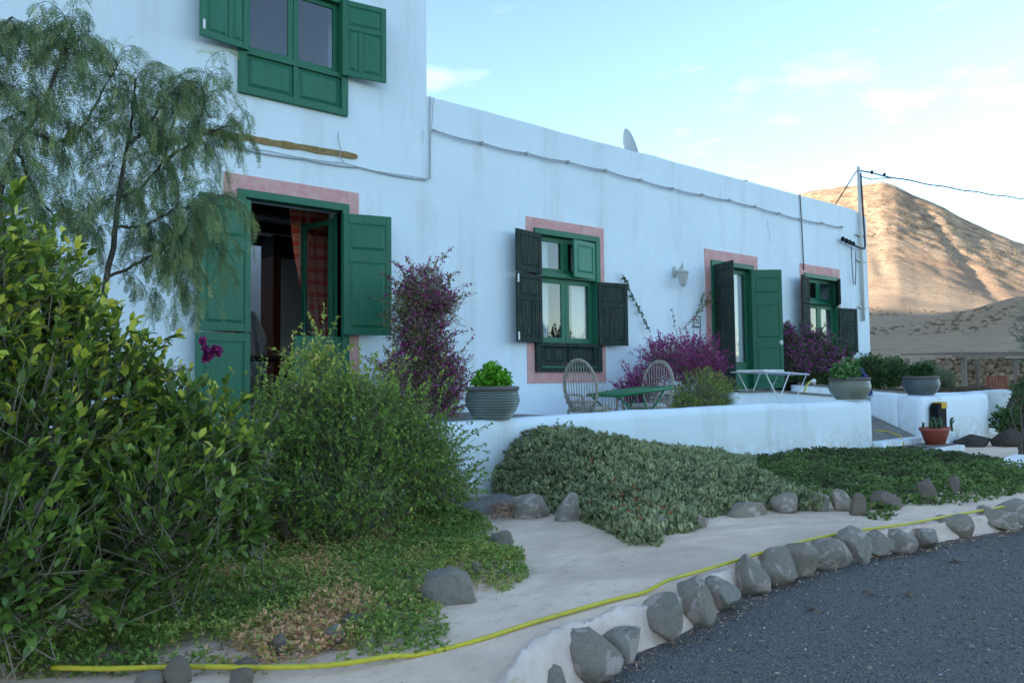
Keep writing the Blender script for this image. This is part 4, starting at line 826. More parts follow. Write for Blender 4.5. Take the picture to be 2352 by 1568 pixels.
def shrub(name, base, lobes, ntw, per, ll, lw, lm, label, cat, sh=SH_DIA, spread=.16, twl=.16, upb=.4, rmin=.45, group=None, twr=.0022, stems=10, tintf=None, limbs=True, flowers=None, jit=.55, zmin=None, limb_r=.014, leaf_objs=0, twm=None, lroll=1.0, sprays=0, sprl=.3):
    t = thing(name, base, label, cat, group); base = np.array(base, float)
    P, O, dep, kk = tips_in(lobes, ntw, rmin)
    if zmin is not None: q = P[:, 2] > zmin; P, O, dep, kk = P[q], O[q], dep[q], kk[q]
    n = len(P); D = nrm(O+rvec(n)*spread*3+np.array([0, 0, upb])); ln = twl*rng.uniform(.6, 1.35, n); A = P-D*ln[:, None]
    if sprays:      # long arching shoots standing out of the crown
        q = np.where(dep > .82)[0]; q = rng.choice(q, min(sprays, len(q)), replace=False); S0 = P[q]; Dq = nrm(O[q]*.8+rvec(len(q))*.35+np.array([0, 0, .5])); Lq = sprl*rng.uniform(.35, 1.1, (len(q), 1))
        for st in range(3):
            S1 = S0+Dq*Lq/3; A = np.concatenate([A, S0]); P = np.concatenate([P, S1]); D = np.concatenate([D, Dq]); O = np.concatenate([O, O[q]]); dep = np.concatenate([dep, dep[q]]); kk = np.concatenate([kk, kk[q]]); S0 = S1; Dq = nrm(Dq+rvec(len(q))*.18+np.array([0, 0, -.16]))
        n = len(P)
    V1, F1 = sticks(A-base, P-base, np.full(n, twr), np.full(n, twr*.45)); parts = [(V1, F1, np.zeros(len(V1)))]
    # connecting twigs towards the middle of the lobe
    Lb = np.array(lobes, float); C = Lb[kk, :3]+(A-Lb[kk, :3])*rng.uniform(.35, .7, (n, 1)); C[:, 2] -= rng.uniform(.02, .12, n); q = rng.random(n) < .45
    V2, F2 = sticks(C[q]-base, A[q]-base, np.full(q.sum(), twr*1.6), np.full(q.sum(), twr)); parts.append((V2, F2, np.zeros(len(V2))))
    V, F, T = join(parts); big_mesh('twigs', V, F, twm or M_twig, t, kind='stuff')
    if limbs:
        mb = MB(tuple(base))
        for i in range(stems):
            l = Lb[i % len(Lb)]; e = l[:3]+rng.normal(size=3)*l[3:6]*.38; s0 = base+np.array([rng.normal()*.05, rng.normal()*.05, -.03]); pts = []
            for u in np.linspace(0, 1, 8): p = s0+(e-s0)*u; p[2] += .10*math.sin(u*math.pi)*rng.uniform(.3, 1.2); p[:2] += rng.normal(size=2)*.012; pts.append(tuple(p))
            mb.tube(pts, [limb_r*(1-.75*u) for u in np.linspace(0, 1, 8)], 6)
        mb.build('stems', twm or M_bark, t, smooth='full')
    # leaves
    k = np.repeat(np.arange(n), per); u = rng.uniform(.15, 1.08, n*per); LP = A[k]+(P-A)[k]*np.minimum(u, 1)[:, None]
    LD = nrm(D[k]*rng.uniform(.5, 1.1, (n*per, 1))+rvec(n*per)*jit); LU = nrm(np.array([0, 0, 1.0])+rvec(n*per)*.6*lroll-LD*.2)
    Ls = ll*rng.uniform(.6, 1.25, n*per); tint = np.clip(rng.beta(2, 2, n*per)*.75+.25*rng.random(n)[k], 0, 1)
    if tintf is not None: tint = tintf(LP, u, tint, O[k], dep[k])
    if leaf_objs:
        ds = np.linalg.norm(LP-CAM, axis=1)+np.maximum(0, ((LP-CAM) @ FWD < .3))*9+np.where(((LP-CAM) @ RGT) < -.64*((LP-CAM) @ FWD), 9, 0)+rng.uniform(0, .35, len(LP))
        near = np.argsort(ds)[:leaf_objs]; far = np.ones(len(LP), bool); far[near] = False
        protos = []
        for pi_ in range(6):
            v, f, m_ = leaves(np.zeros((1, 3)), np.array([[1., 0, 0]]), np.array([[0, 0, 1.]]), 1.0, lw/ll, sh, .06+.03*pi_)
            me = bpy.data.meshes.new('leaf'); me.from_pydata([tuple(q) for q in v], [], [tuple(int(z) for z in q) for q in f]); me.update(); me.materials.append(lm)
            a = me.attributes.new('tint', 'FLOAT', 'POINT'); a.data.foreach_set('value', np.full(len(v), [.10, .25, .40, .55, .72, .9][pi_], np.float32)); protos.append(me)
            me.polygons.foreach_set('use_smooth', [True]*len(me.polygons))
        for i in near:
            o = bpy.data.objects.new('leaf', protos[int(min(5, tint[i]*6))]); COL.objects.link(o); o.parent = t
            x = Vector(LD[i]); y = Vector(LU[i]).cross(x).normalized(); z = x.cross(y)
            o.matrix_local = Matrix.Translation(Vector(LP[i]-base)) @ Matrix((x, y, z)).transposed().to_4x4() @ Matrix.Scale(float(Ls[i]), 4)
        LP, LD, LU, Ls, tint = LP[far], LD[far], LU[far], Ls[far], tint[far]
    V, F, m_ = leaves(LP-base, LD, LU, Ls, Ls*lw/ll, sh, .10)
    big_mesh('foliage', V, F, lm, t, {'tint': np.repeat(tint, m_)}, kind='stuff', smooth=(sh is SH_OVAL))
    if flowers:
        nf, fsz, fm, sel, pf = flowers
        q = np.where(sel(P, O, dep))[0]; q = rng.choice(q, min(nf, len(q)), replace=False); kf = np.repeat(q, pf); nn = len(kf)
        FP = P[kf]+rvec(nn)*fsz*rng.uniform(.3, 1.8, (nn, 1)); FD = rvec(nn); V, F, m_ = leaves(FP-base, FD, rvec(nn), fsz*rng.uniform(.8, 1.4, nn), fsz*.8, SH_DIA)
        big_mesh('blossoms', V, F, fm, t, {'tint': np.repeat(rng.random(nn), m_)}, kind='stuff')
    return t

# ------------------------------------------------------------------ big glossy-leaved bush, front left
M_fic = leafmat('glossy_leaf', [(0, (.022, .046, .014)), (.30, (.042, .085, .020)), (.58, (.085, .145, .026)), (.80, (.18, .23, .034)), (1, (.28, .30, .045))], .38, .30, .45)
def fic_tint(P, u, t, O, dep):
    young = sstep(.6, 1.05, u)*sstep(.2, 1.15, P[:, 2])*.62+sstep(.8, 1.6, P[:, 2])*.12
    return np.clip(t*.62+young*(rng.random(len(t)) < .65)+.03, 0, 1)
FIC = [(.45, -4.35, .75, .50, .55, .62), (.15, -4.30, 1.20, .55, .55, .52), (.74, -4.15, 1.02, .40, .45, .50), (.95, -4.55, .50, .42, .40, .40), (1.26, -4.42, .64, .26, .26, .26), (.35, -4.75, .45, .42, .32, .38), (.28, -4.35, 1.56, .46, .42, .32), (1.12, -4.30, .90, .26, .28, .24), (-.3, -4.4, .9, .5, .6, .8), (.68, -4.25, 1.42, .14, .16, .16), (.20, -4.4, 1.80, .10, .12, .12), (.98, -4.3, 1.14, .12, .14, .14), (1.46, -4.4, .76, .12, .14, .12), (1.40, -4.45, .40, .14, .16, .14)]
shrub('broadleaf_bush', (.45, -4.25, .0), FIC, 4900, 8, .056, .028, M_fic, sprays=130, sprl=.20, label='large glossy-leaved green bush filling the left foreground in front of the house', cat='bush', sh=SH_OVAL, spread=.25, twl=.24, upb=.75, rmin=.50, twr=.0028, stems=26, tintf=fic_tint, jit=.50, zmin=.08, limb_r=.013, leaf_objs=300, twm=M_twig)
# ------------------------------------------------------------------ small-leaved shrub in the middle
M_sml = leafmat('small_leaf', [(0, (.034, .064, .018)), (.34, (.075, .140, .030)), (.66, (.145, .215, .044)), (.90, (.31, .33, .08)), (1, (.36, .25, .09))], .55, .3, .25)
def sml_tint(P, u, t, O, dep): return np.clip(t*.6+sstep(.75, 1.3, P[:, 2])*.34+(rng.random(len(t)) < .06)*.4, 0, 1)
MID = [(2.25, -3.2, .95, .28, .25, .26), (2.46, -3.05, 1.22, .12, .12, .20), (2.62, -3.2, .98, .22, .2, .22), (2.92, -3.0, .92, .26, .2, .20), (3.22, -3.0, .70, .22, .2, .20), (2.60, -3.25, .60, .52, .45, .42), (2.0, -3.2, .70, .30, .3, .28), (3.05, -3.15, .58, .42, .40, .38), (3.36, -3.1, .46, .22, .25, .24), (3.10, -3.3, .28, .44, .36, .28), (2.35, -3.6, .30, .48, .32, .28), (1.85, -3.35, .40, .3, .3, .25)]
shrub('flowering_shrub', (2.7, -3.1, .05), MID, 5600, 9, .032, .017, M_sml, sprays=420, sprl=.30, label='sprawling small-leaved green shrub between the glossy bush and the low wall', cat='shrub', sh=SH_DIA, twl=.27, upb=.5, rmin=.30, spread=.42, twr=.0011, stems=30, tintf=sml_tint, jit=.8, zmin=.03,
      flowers=(40, .013, leafmat('white_petal', g=1, stops=[(0, (.6, .62, .72)), (1, (.75, .76, .8))], rough=.7, trans=.3), lambda P, O, d: P[:, 2] > .3, 5), limb_r=.009)
# loose shoots leaving the shrub over the white wall
def shoots(name, paths, lm, ll, lw, per, label, cat, tint=(.2, .7), flow=None, r=.0028, twm=None, group=None):
    base = np.array(paths[0][0], float); t = thing(name, tuple(base), label, cat, group); PP, DD = [], []
    for p in paths:
        p = [np.array(q, float) for q in p]
        Q = []
        for a, b in zip(p[:-1], p[1:]):
            for u in np.linspace(0, 1, 7)[:-1]: Q.append(a+(b-a)*u+rng.normal(size=3)*.004)
        Q.append(p[-1]); MB(tuple(base)).tube([tuple(q) for q in Q], [r*(1-.6*i/len(Q)) for i in range(len(Q))], 5).build('stem', twm or M_twig, t, smooth='full')
        for a, b in zip(Q[:-1], Q[1:]):
            for _ in range(per): u = rng.random(); PP.append(a+(b-a)*u); DD.append(b-a)
    PP = np.array(PP); DD = nrm(np.array(DD)); n = len(PP); LD = nrm(DD*.4+rvec(n)); Ls = ll*rng.uniform(.5, 1.2, n)
    V, F, m_ = leaves(PP-base, LD, nrm(rvec(n)+np.array([0, 0, .7])), Ls, Ls*lw/ll, SH_DIA); big_mesh('foliage', V, F, lm, t, {'tint': np.repeat(rng.uniform(*tint, n), m_)}, kind='stuff'); return t
W_ = lambda x, y, Y: tuple(onY(x, y, Y))
sp_ = []
for a, b, c in (((1020, 1080), (1070, 1030), (1120, 1018)), ((1010, 1060), (1030, 1000), (1052, 962)), ((1025, 1110), (1070, 1085), (1100, 1080)), ((1010, 1130), (1060, 1120), (1085, 1110)), ((1000, 1040), (1040, 1010), (1075, 990)), ((1015, 1095), (1050, 1060), (1090, 1052)), ((990, 1010), (1015, 980), (1040, 985))):
    sp_.append([W_(a[0]-40, a[1]+30, -3.0), W_(*a, -3.0), W_(*b, -2.95), W_(*c, -2.9)])
shoots('trailing_shoots', sp_, M_sml, .028, .016, 5, 'thin leafy shoots reaching from the small-leaved shrub across the white wall', 'plant')
# ------------------------------------------------------------------ bougainvilleas
M_boug = leafmat('purple_bract', [(0, (.050, .010, .042)), (.45, (.115, .018, .090)), (.8, (.21, .034, .17)), (1, (.34, .08, .29))], .7, .35, .1)
M_bgl = leafmat('dull_leaf', [(0, (.035, .036, .024)), (.5, (.075, .090, .035)), (.85, (.16, .18, .06)), (1, (.22, .2, .08))], .6, .25, .2)
M_dkl = leafmat('dark_leaf', [(0, (.010, .024, .012)), (.5, (.020, .052, .018)), (.85, (.045, .10, .025)), (1, (.09, .15, .04))], .5, .25, .3)
shrub('bougainvillea', (4.7, -.9, .2), [(4.68, -.95, 2.02, .26, .24, .34), (4.92, -.95, 1.95, .20, .2, .16), (4.72, -.9, 1.5, .32, .24, .42), (4.95, -.9, 1.10, .32, .25, .40), (4.80, -.9, .70, .34, .26, .40), (4.48, -.95, 1.75, .20, .18, .40), (4.40, -.95, 1.1, .30, .2, .3)], 2300, 5, .036, .024, M_bgl, 'tall narrow purple bougainvillea against the wall right of the stable door', 'bougainvillea',
      rmin=.3, spread=.55, twl=.24, stems=16, sprays=160, sprl=.28, flowers=(3600, .024, M_boug, lambda P, O, d: (sn(P[:, 0], P[:, 2], 3.2, 4)+.5*(P[:, 0]-4.66)/.3+.5*(P[:, 2] > 2.0) > -.45), 6), group='bougainvilleas along the facade')
shrub('bougainvillea', (9.3, -.85, .25), [(9.0, -.8, 1.35, .48, .36, .36), (9.6, -.75, 1.35, .42, .32, .40), (10.0, -.75, 1.25, .30, .28, .35), (8.45, -.8, .98, .30, .28, .30), (8.15, -.8, .90, .22, .24, .22)], 2700, 3, .034, .022, M_boug, 'broad purple bougainvillea behind the cane chairs, below the wall lamp', 'bougainvillea',
      rmin=.35, twl=.15, stems=8, sprays=150, sprl=.25, flowers=(2300, .019, M_boug, lambda P, O, d: P[:, 2] > .6, 6), group='bougainvilleas along the facade')
shrub('green_shrub', (9.35, -1.05, .22), [(9.35, -1.1, .85, .62, .36, .40), (9.9, -1.0, .80, .45, .33, .36), (9.0, -1.1, .60, .40, .3, .3), (9.8, -1.15, .5, .5, .3, .25)], 2300, 6, .034, .015, M_sml, 'low green shrub with bare pale stems under the purple bougainvillea', 'shrub', rmin=.45, twl=.12, stems=20, twm=M_twig, limb_r=.012)
shrub('bougainvillea', (13.6, -.25, .8), [(13.4, -.28, 1.45, .55, .2, .42), (14.0, -.3, 1.55, .5, .2, .45), (14.6, -.28, 1.35, .45, .2, .35), (13.1, -.25, 1.85, .25, .14, .25), (15.2, -.26, 1.55, .25, .14, .18)], 3000, 4, .05, .033, M_dkl, 'purple bougainvillea spreading in front of the last window', 'bougainvillea',
      rmin=.3, twl=.18, stems=14, sprays=120, sprl=.35, flowers=(1300, .024, leafmat('violet_bract', [(0, (.08, .010, .08)), (.5, (.19, .024, .19)), (1, (.36, .08, .36))], .7, .35, .1), lambda P, O, d: (P[:, 2] > 1.15) & (P[:, 0] < 15.0), 6), group='bougainvilleas along the facade')
GS = 'green bushes in the planter bed'
shrub('planter_bush', (14.2, -.2, .75), [(14.0, -.22, 1.05, .7, .22, .25), (15.1, -.22, 1.15, .6, .22, .35), (13.2, -.22, 1.05, .5, .2, .2)], 1900, 7, .05, .032, M_dkl, 'dark green bush under the last window, behind the grey coping', 'bush', rmin=.3, group=GS, stems=8)
shrub('planter_bush', (16.9, -.2, .7), [(16.4, -.15, 1.15, .7, .3, .42), (17.4, -.15, 1.15, .6, .3, .36)], 1800, 7, .052, .033, M_dkl, 'dense green bush at the house corner, left of the blue-grey wide pot', 'bush', rmin=.3, group=GS, stems=8)
M_grn = leafmat('feathery_leaf', [(0, (.025, .05, .03)), (.5, (.05, .09, .05)), (1, (.12, .16, .09))], .6, .25, .2)
shrub('planter_bush', (19.0, -.3, .6), [(18.7, -.3, 1.05, .55, .3, .42), (19.5, -.3, .95, .55, .3, .32)], 2200, 7, .05, .010, M_grn, 'feathery grey-green bush at the far right end of the planter bed', 'bush', rmin=.3, group=GS, stems=10, upb=.9)
# long bare shoots on the white wall
shoots('climbing_shoot', [[W_(1492, 760, -.1), W_(1470, 715, -.06), W_(1445, 665, -.05), W_(1428, 631, -.06)]], M_dkl, .05, .03, 11, 'long leafy shoot arching up the wall between window and lamp', 'plant')
shoots('climbing_shoot', [[W_(1568, 758, -.1), W_(1600, 722, -.08), W_(1625, 695, -.08), W_(1640, 690, -.09)], [W_(1600, 722, -.08), W_(1612, 690, -.07), W_(1618, 672, -.06)], [W_(1620, 700, -.08), W_(1633, 668, -.06)]], M_bgl, .045, .03, 4, 'sparse bare shoot climbing past the number tile to the far door', 'plant', r=.006)
shoots('climbing_shoot', [[W_(1552, 760, -.1), W_(1548, 735, -.06), W_(1543, 708, -.06)]], M_dkl, .04, .02, 3, 'short thin shoot standing above the bougainvillea below the lamp', 'plant')
shoots('bougainvillea_spray', [[W_(470, 830, -3.4), W_(472, 800, -3.4), W_(466, 780, -3.4)], [W_(474, 825, -3.4), W_(488, 806, -3.4), W_(500, 797, -3.4), W_(506, 812, -3.4)]], M_boug, .034, .028, 9, 'small purple spray of bracts poking up between the glossy bush and the open door leaf', 'flowers')
# ------------------------------------------------------------------ plants in the pots
M_bright = leafmat('bright_leaf', [(0, (.030, .11, .010)), (.5, (.065, .20, .018)), (1, (.12, .30, .03))], .5, .35, .3)
shrub('pot_plant', (4.68, -2.17, .94), [(4.66, -2.17, 1.08, .16, .16, .11), (4.76, -2.17, 1.07, .14, .13, .09), (4.58, -2.17, 1.06, .12, .12, .09), (4.68, -2.17, 1.17, .09, .09, .08)], 420, 8, .042, .034, M_bright, 'compact bright green plant in the ribbed pot', 'potted plant', SH_OVAL, rmin=.4, twl=.06, stems=8, limb_r=.005, jit=.9)
M_ger = leafmat('geranium_leaf', [(0, (.025, .07, .025)), (.5, (.05, .13, .045)), (1, (.11, .2, .09))], .6, .3, .2)
shrub('geranium', (11.6, -2.17, 1.02), [(11.5, -2.17, 1.14, .26, .2, .14), (11.65, -2.17, 1.22, .14, .14, .14), (11.35, -2.17, 1.12, .15, .14, .1)], 380, 7, .055, .045, M_ger, 'leafy geranium with a few pale pink blooms in the olive pot', 'potted plant', SH_OVAL, rmin=.4, twl=.09, stems=7, limb_r=.006, jit=.9,
      flowers=(5, .035, leafmat('pink_petal', g=1, stops=[(0, (.6, .25, .2)), (1, (.75, .5, .45))], rough=.7, trans=.3), lambda P, O, d: P[:, 2] > 1.22, 14))
shrub('geranium', (X3, Y3, 1.03), [(X3, Y3, 1.16, .27, .2, .14), (X3+.2, Y3, 1.14, .18, .16, .11)], 420, 7, .055, .042, M_dkl, 'dark leafy plant with tiny pale flowers in the wide blue-grey pot', 'potted plant', SH_OVAL, rmin=.4, twl=.1, stems=7, limb_r=.006, jit=.9,
      flowers=(14, .018, leafmat('pale_petal', g=1, stops=[(0, (.5, .4, .38)), (1, (.6, .6, .55))], rough=.7, trans=.3), lambda P, O, d: P[:, 2] > 1.2, 6))
M_cac = mat('cactus_green', (.035, .075, .03), .5, .3)
cpl = thing('cactus_plant', (13.22, -2.72, .18), 'stubby branching succulent growing in the terracotta planter', 'succulent')
for k in range(15):
    a = (-.26+k*.037+rng.normal()*.01, rng.normal()*.06); h = rng.uniform(.10, .22)*(1.5 if k in (9, 10) else 1); q = MB().tube([(a[0], a[1], 0), (a[0]+rng.normal()*.02, a[1], h*.5), (a[0]+rng.normal()*.03, a[1], h)], [.016, .022, .012], 7)
    for _ in range(3): z = rng.uniform(.4, .95)*h; q.tube([(a[0], a[1], z), (a[0]+rng.uniform(-.05, .05), a[1]+rng.uniform(-.04, .04), z+.05)], [.013, .008], 6)
    q.build('stem', M_cac, cpl, smooth='full')

# ------------------------------------------------------------------ feathery pepper tree on the left
M_pep = leafmat('pepper_leaflet', [(0, (.026, .060, .032)), (.4, (.055, .100, .050)), (.75, (.105, .155, .070)), (1, (.22, .24, .10))], .55, .3, .2)
PT = thing('pepper_tree', (.35, -2.7, .0), 'feathery drooping pepper tree in front of the upper left wall, behind the glossy bush', 'tree')
pb = np.array([.35, -2.7, 0.])
LIMBS = [  # measured limb lines: pixel x, y and distance plane Y
    [(-60, 900, -2.7), (-10, 600, -2.7), (0, 432, -2.7), (36, 333, -2.75), (103, 247, -2.8), (140, 126, -2.8), (165, 60, -2.8)],
    [(103, 247, -2.8), (60, 270, -2.7), (10, 215, -2.6), (-30, 120, -2.6)],
    [(200, 900, -2.6), (265, 517, -2.6), (279, 405, -2.6), (300, 300, -2.6), (312, 180, -2.65)],
    [(272, 455, -2.6), (330, 430, -2.5), (375, 372, -2.5), (400, 270, -2.5), (440, 205, -2.5)],
    [(300, 330, -2.6), (340, 290, -2.6), (380, 230, -2.65), (425, 185, -2.65)],
    [(265, 520, -2.6), (330, 520, -2.7), (400, 480, -2.75), (470, 470, -2.8), (515, 445, -2.8)],
    [(375, 372, -2.5), (440, 330, -2.5), (490, 300, -2.5), (530, 290, -2.5)],
    [(240, 640, -2.6), (330, 600, -2.5), (420, 540, -2.5), (480, 560, -2.5)],
    [(60, 300, -2.75), (130, 330, -2.6), (190, 300, -2.6), (235, 210, -2.7), (270, 150, -2.7)],
    [(36, 333, -2.75), (70, 420, -2.6), (120, 500, -2.6), (200, 480, -2.7)],
    [(200, 900, -2.6), (130, 640, -2.5), (60, 560, -2.5), (20, 480, -2.5)],
    [(140, 126, -2.8), (180, 90, -2.8), (205, 70, -2.8)],
    [(-40, 500, -2.7), (-60, 250, -2.7), (-20, 80, -2.7), (30, 40, -2.7)],
    [(400, 480, -2.75), (420, 580, -2.7), (400, 660, -2.7)],
    [(440, 330, -2.5), (470, 240, -2.5), (462, 190, -2.5)]]
lb_ = MB(tuple(pb)); ANC = []
for li, Lm in enumerate(LIMBS):
    Q = [onY(*p) for p in Lm]; C = []
    for a, b in zip(Q[:-1], Q[1:]):
        for u in np.linspace(0, 1, 9)[:-1]: C.append(a+(b-a)*u)
    C.append(Q[-1]); C = np.array(C)
    for _ in range(3): C[1:-1] = (C[:-2]+C[1:-1]*2+C[2:])/4
    C[1:-1] += rng.normal(size=(len(C)-2, 3))*.004
    r0 = (.020 if li in (0, 2, 12) else .010); lb_.tube([tuple(q) for q in C], [r0*(1-.8*i/len(C))+.0015 for i in range(len(C))], 7)
    s = 8 if li in (0, 2, 10, 12) else 2
    ANC += [(C[i], C[min(i+1, len(C)-1)]-C[max(i-1, 0)]) for i in range(s, len(C))]
lb_.tube([(.55, -2.65, -.1), (.5, -2.65, .5), tuple(onY(-60, 900, -2.7))], [.05, .04, .022], 8).tube([(.9, -2.6, -.1), tuple(onY(200, 900, -2.6))], [.035, .02], 8)
lb_.build('limbs', M_bark, PT, smooth='full')
# drooping branchlets along the limbs, each carrying pinnate leaves
SA, SB, LFP, LFD = [], [], [], []
for (p, d) in ANC:
    for _ in range(1+(rng.random() < .45)):
        d0 = nrm((nrm(d)*.5+rvec(1)[0]*.9+np.array([0, 0, .35]))[None])[0]; ln = rng.uniform(.10, .42); q = p.copy(); dv = d0.copy(); st = 7
        for i in range(st):
            nq = q+dv*ln/st; SA.append(q); SB.append(nq)
            if i >= 1:
                for _k in range(1+(rng.random() < .45)): LFP.append(q+(nq-q)*rng.random()); LFD.append(nrm((dv*.5+rvec(1)[0]*.8+np.array([0, 0, -.55]))[None])[0])
            q = nq; dv = nrm((dv+np.array([0, 0, -.34])+rng.normal(size=3)*.08)[None])[0]
        for _k in range(2): LFP.append(q); LFD.append(nrm((dv+rvec(1)[0]*.4)[None])[0])
SA, SB, LFP, LFD = map(np.array, (SA, SB, LFP, LFD))
V1, F1 = sticks(SA-pb, SB-pb, np.full(len(SA), .0022), np.full(len(SA), .0015)); big_mesh('branchlets', V1, F1, M_bark, PT, kind='stuff')
n = len(LFP); NS = 9; lnl = rng.uniform(.09, .17, n); seg = []; P0 = LFP.copy(); Dv = LFD.copy(); side = nrm(np.cross(Dv, rvec(n))); tw = rng.beta(2, 2, n); parts = []
for k in range(NS):
    P1_ = P0+Dv*(lnl/NS)[:, None]
    if k > 0:
        for s in (-1, 1):
            ld = nrm(Dv*.75+side*s*1.0+rng.normal(size=(n, 3))*.10); ll_ = .034*(1-.35*abs(k/NS-.45)*2)*rng.uniform(.8, 1.2, n)
            V, F, m_ = leaves(P0-pb, ld, nrm(np.cross(side, Dv)), ll_, .0056, SH_DIA); parts.append((V, F, np.repeat(np.clip(tw+rng.normal(size=n)*.08, 0, 1), m_)))
    V, F = sticks(P0-pb, P1_-pb, np.full(n, .0008), np.full(n, .0006)); parts.append((V, F, np.repeat(tw*.6+.3, 6)))
    P0 = P1_; Dv = nrm(Dv+np.array([0, 0, -.13]))
V, F, T = join(parts); big_mesh('foliage', V, F, M_pep, PT, {'tint': T}, kind='stuff')

# ------------------------------------------------------------------ ground covers
def cover(name, poly, n, per, hf, ll, lw, m, label, cat, sh=SH_DIA, up=.6, tintf=None, zr=(.0, 1.0), jit=1.0, flowers=None, dens=None):
    xs = [p[0] for p in poly]; ys = [p[1] for p in poly]; P = []
    x = rng.uniform(min(xs), max(xs), n*4); y = rng.uniform(min(ys), max(ys), n*4); k = in_poly(poly, x, y)
    if dens is not None: k &= rng.random(len(x)) < dens(x, y)
    x, y = x[k][:n], y[k][:n]; n = len(x); h = hf(x, y)
    z = h+(rng.uniform(0, 1, n)**1.6-.5)*.07*zr[1]; c = np.stack([x, y, z], -1); k = np.repeat(np.arange(n), per); nn = len(k)
    e = .06; gx = (hf(x+e, y)-hf(x-e, y))/(2*e); gy = (hf(x, y+e)-hf(x, y-e))/(2*e); G = nrm(np.stack([-gx, -gy, np.ones(n)], -1))
    D = nrm(G[k]*up+rvec(nn)*jit*np.array([1, 1, .55])); Ls = ll*rng.uniform(.55, 1.25, nn); tint = np.clip(.6*rng.beta(2, 2, nn)+.4*rng.random(n)[k], 0, 1)
    if tintf is not None: tint = tintf(x[k], y[k], tint)
    base = np.array([np.mean(x), np.mean(y), 0.]); V, F, m_ = leaves(c[k]+rvec(nn)*ll*.25-base, D, nrm(G[k]+rvec(nn)*.5), Ls, Ls*lw/ll, sh, .1)
    t = big_mesh(name, V, F, m, None, {'tint': np.repeat(tint, m_)}, kind='stuff'); t.location = base; tag(t, label, cat)
    return t
def smin_poly_dist(poly, X, Y):
    d = np.full(np.shape(X), 9.)
    for i in range(len(poly)):
        a = np.array(poly[i][:2]); b = np.array(poly[(i+1) % len(poly)][:2]); ab = b-a; t = np.clip(((X-a[0])*ab[0]+(Y-a[1])*ab[1])/(ab @ ab), 0, 1); d = np.minimum(d, np.hypot(X-a[0]-ab[0]*t, Y-a[1]-ab[1]*t))
    return d
# left: mixed low weeds
LC = [(3.55, -2.5), (3.60, -3.4), (3.50, -3.65), (3.25, -4.15), (2.99, -4.62), (2.75, -4.95), (2.45, -5.12), (2.30, -4.80), (2.08, -5.0), (1.98, -5.3), (1.80, -5.62), (1.45, -5.52), (1.10, -5.34), (.7, -5.02), (.3, -4.72), (-.5, -4.3), (-.5, -2.2)]
def lc_h(X, Y):
    d = np.where(in_poly(LC, X, Y), smin_poly_dist(LC, X, Y), 0); return soil_z(X, Y)+.035+.05*sstep(0, .3, d)+sn(X, Y, 3.3, 21)*.03+.07*np.exp(-((X-2.82)**2+(Y+4.72)**2)/.06)
M_weed = leafmat('weed_leaf', [(0, (.026, .056, .018)), (.34, (.060, .115, .028)), (.58, (.105, .165, .040)), (.78, (.19, .21, .06)), (.90, (.25, .17, .09)), (1, (.32, .20, .13))], .6, .3, .2)
def weed_tint(x, y, t): return np.clip(t*.62+.30*sn(x, y, 2.0, 31)+.16+.12*sn(x, y, 8, 32)+(rng.random(len(t)) < .05)*.4+.45*sstep(.15, .45, sn(x, y, 1.7, 36))*(rng.random(len(t)) < .6), 0, 1)
cover('ground_cover', LC, 36000, 5, lc_h, .021, .011, M_weed, 'low mixed green and yellow weeds covering the bed at bottom left', 'ground cover', tintf=weed_tint, dens=lambda x, y: .10+.90*(sn(x, y, 2.6, 41)+.9*sstep(-.4, 1.2, x-.8) > .12))
# dead leaves and litter
M_lit = leafmat('dead_leaf', [(0, (.07, .045, .03)), (.5, (.17, .11, .07)), (1, (.33, .27, .20))], .8, .1, .1)
n = 8000; x = rng.uniform(-.2, 2.0, n); y = rng.uniform(-5.3, -3.3, n); k = in_poly(LC, x, y); x, y = x[k], y[k]; P = np.stack([x, y, soil_z(x, y)+rng.uniform(.01, .05, len(x))], -1); D = rvec(len(x)); D[:, 2] *= .25
V, F, m_ = leaves(P, D, nrm(np.array([0, 0, 1.])+rvec(len(x))*.4), rng.uniform(.012, .05, len(x)), rng.uniform(.003, .014, len(x)), SH_DIA, .15)
tag(big_mesh('leaf_litter', V, F, M_lit, None, {'tint': np.repeat(rng.random(len(x)), m_)}, kind='stuff'), 'dry brown leaf litter under the glossy bush', 'leaf litter')
n = 1500; x = rng.uniform(1.5, 9, n); x = x[sn(x, x*0, 1.7, 88) > -.1]; n = len(x); y = kerb_y(x)-rng.uniform(.0, .12, n)-(rng.random(n) > .85)*rng.uniform(0, 1.2, n); P = np.stack([x, y, road_z(x)+.008], -1); D = rvec(n); D[:, 2] = abs(D[:, 2])*.4
V, F, m_ = leaves(P, D, nrm(np.array([0, 0, 1.])+rvec(n)*.5), rng.uniform(.01, .045, n), rng.uniform(.002, .010, n), SH_DIA, .15)
tag(big_mesh('road_litter', V, F, M_lit, None, {'tint': np.repeat(rng.random(n), m_)}, kind='stuff'), 'dry straw and leaves along the stone kerb', 'leaf litter')
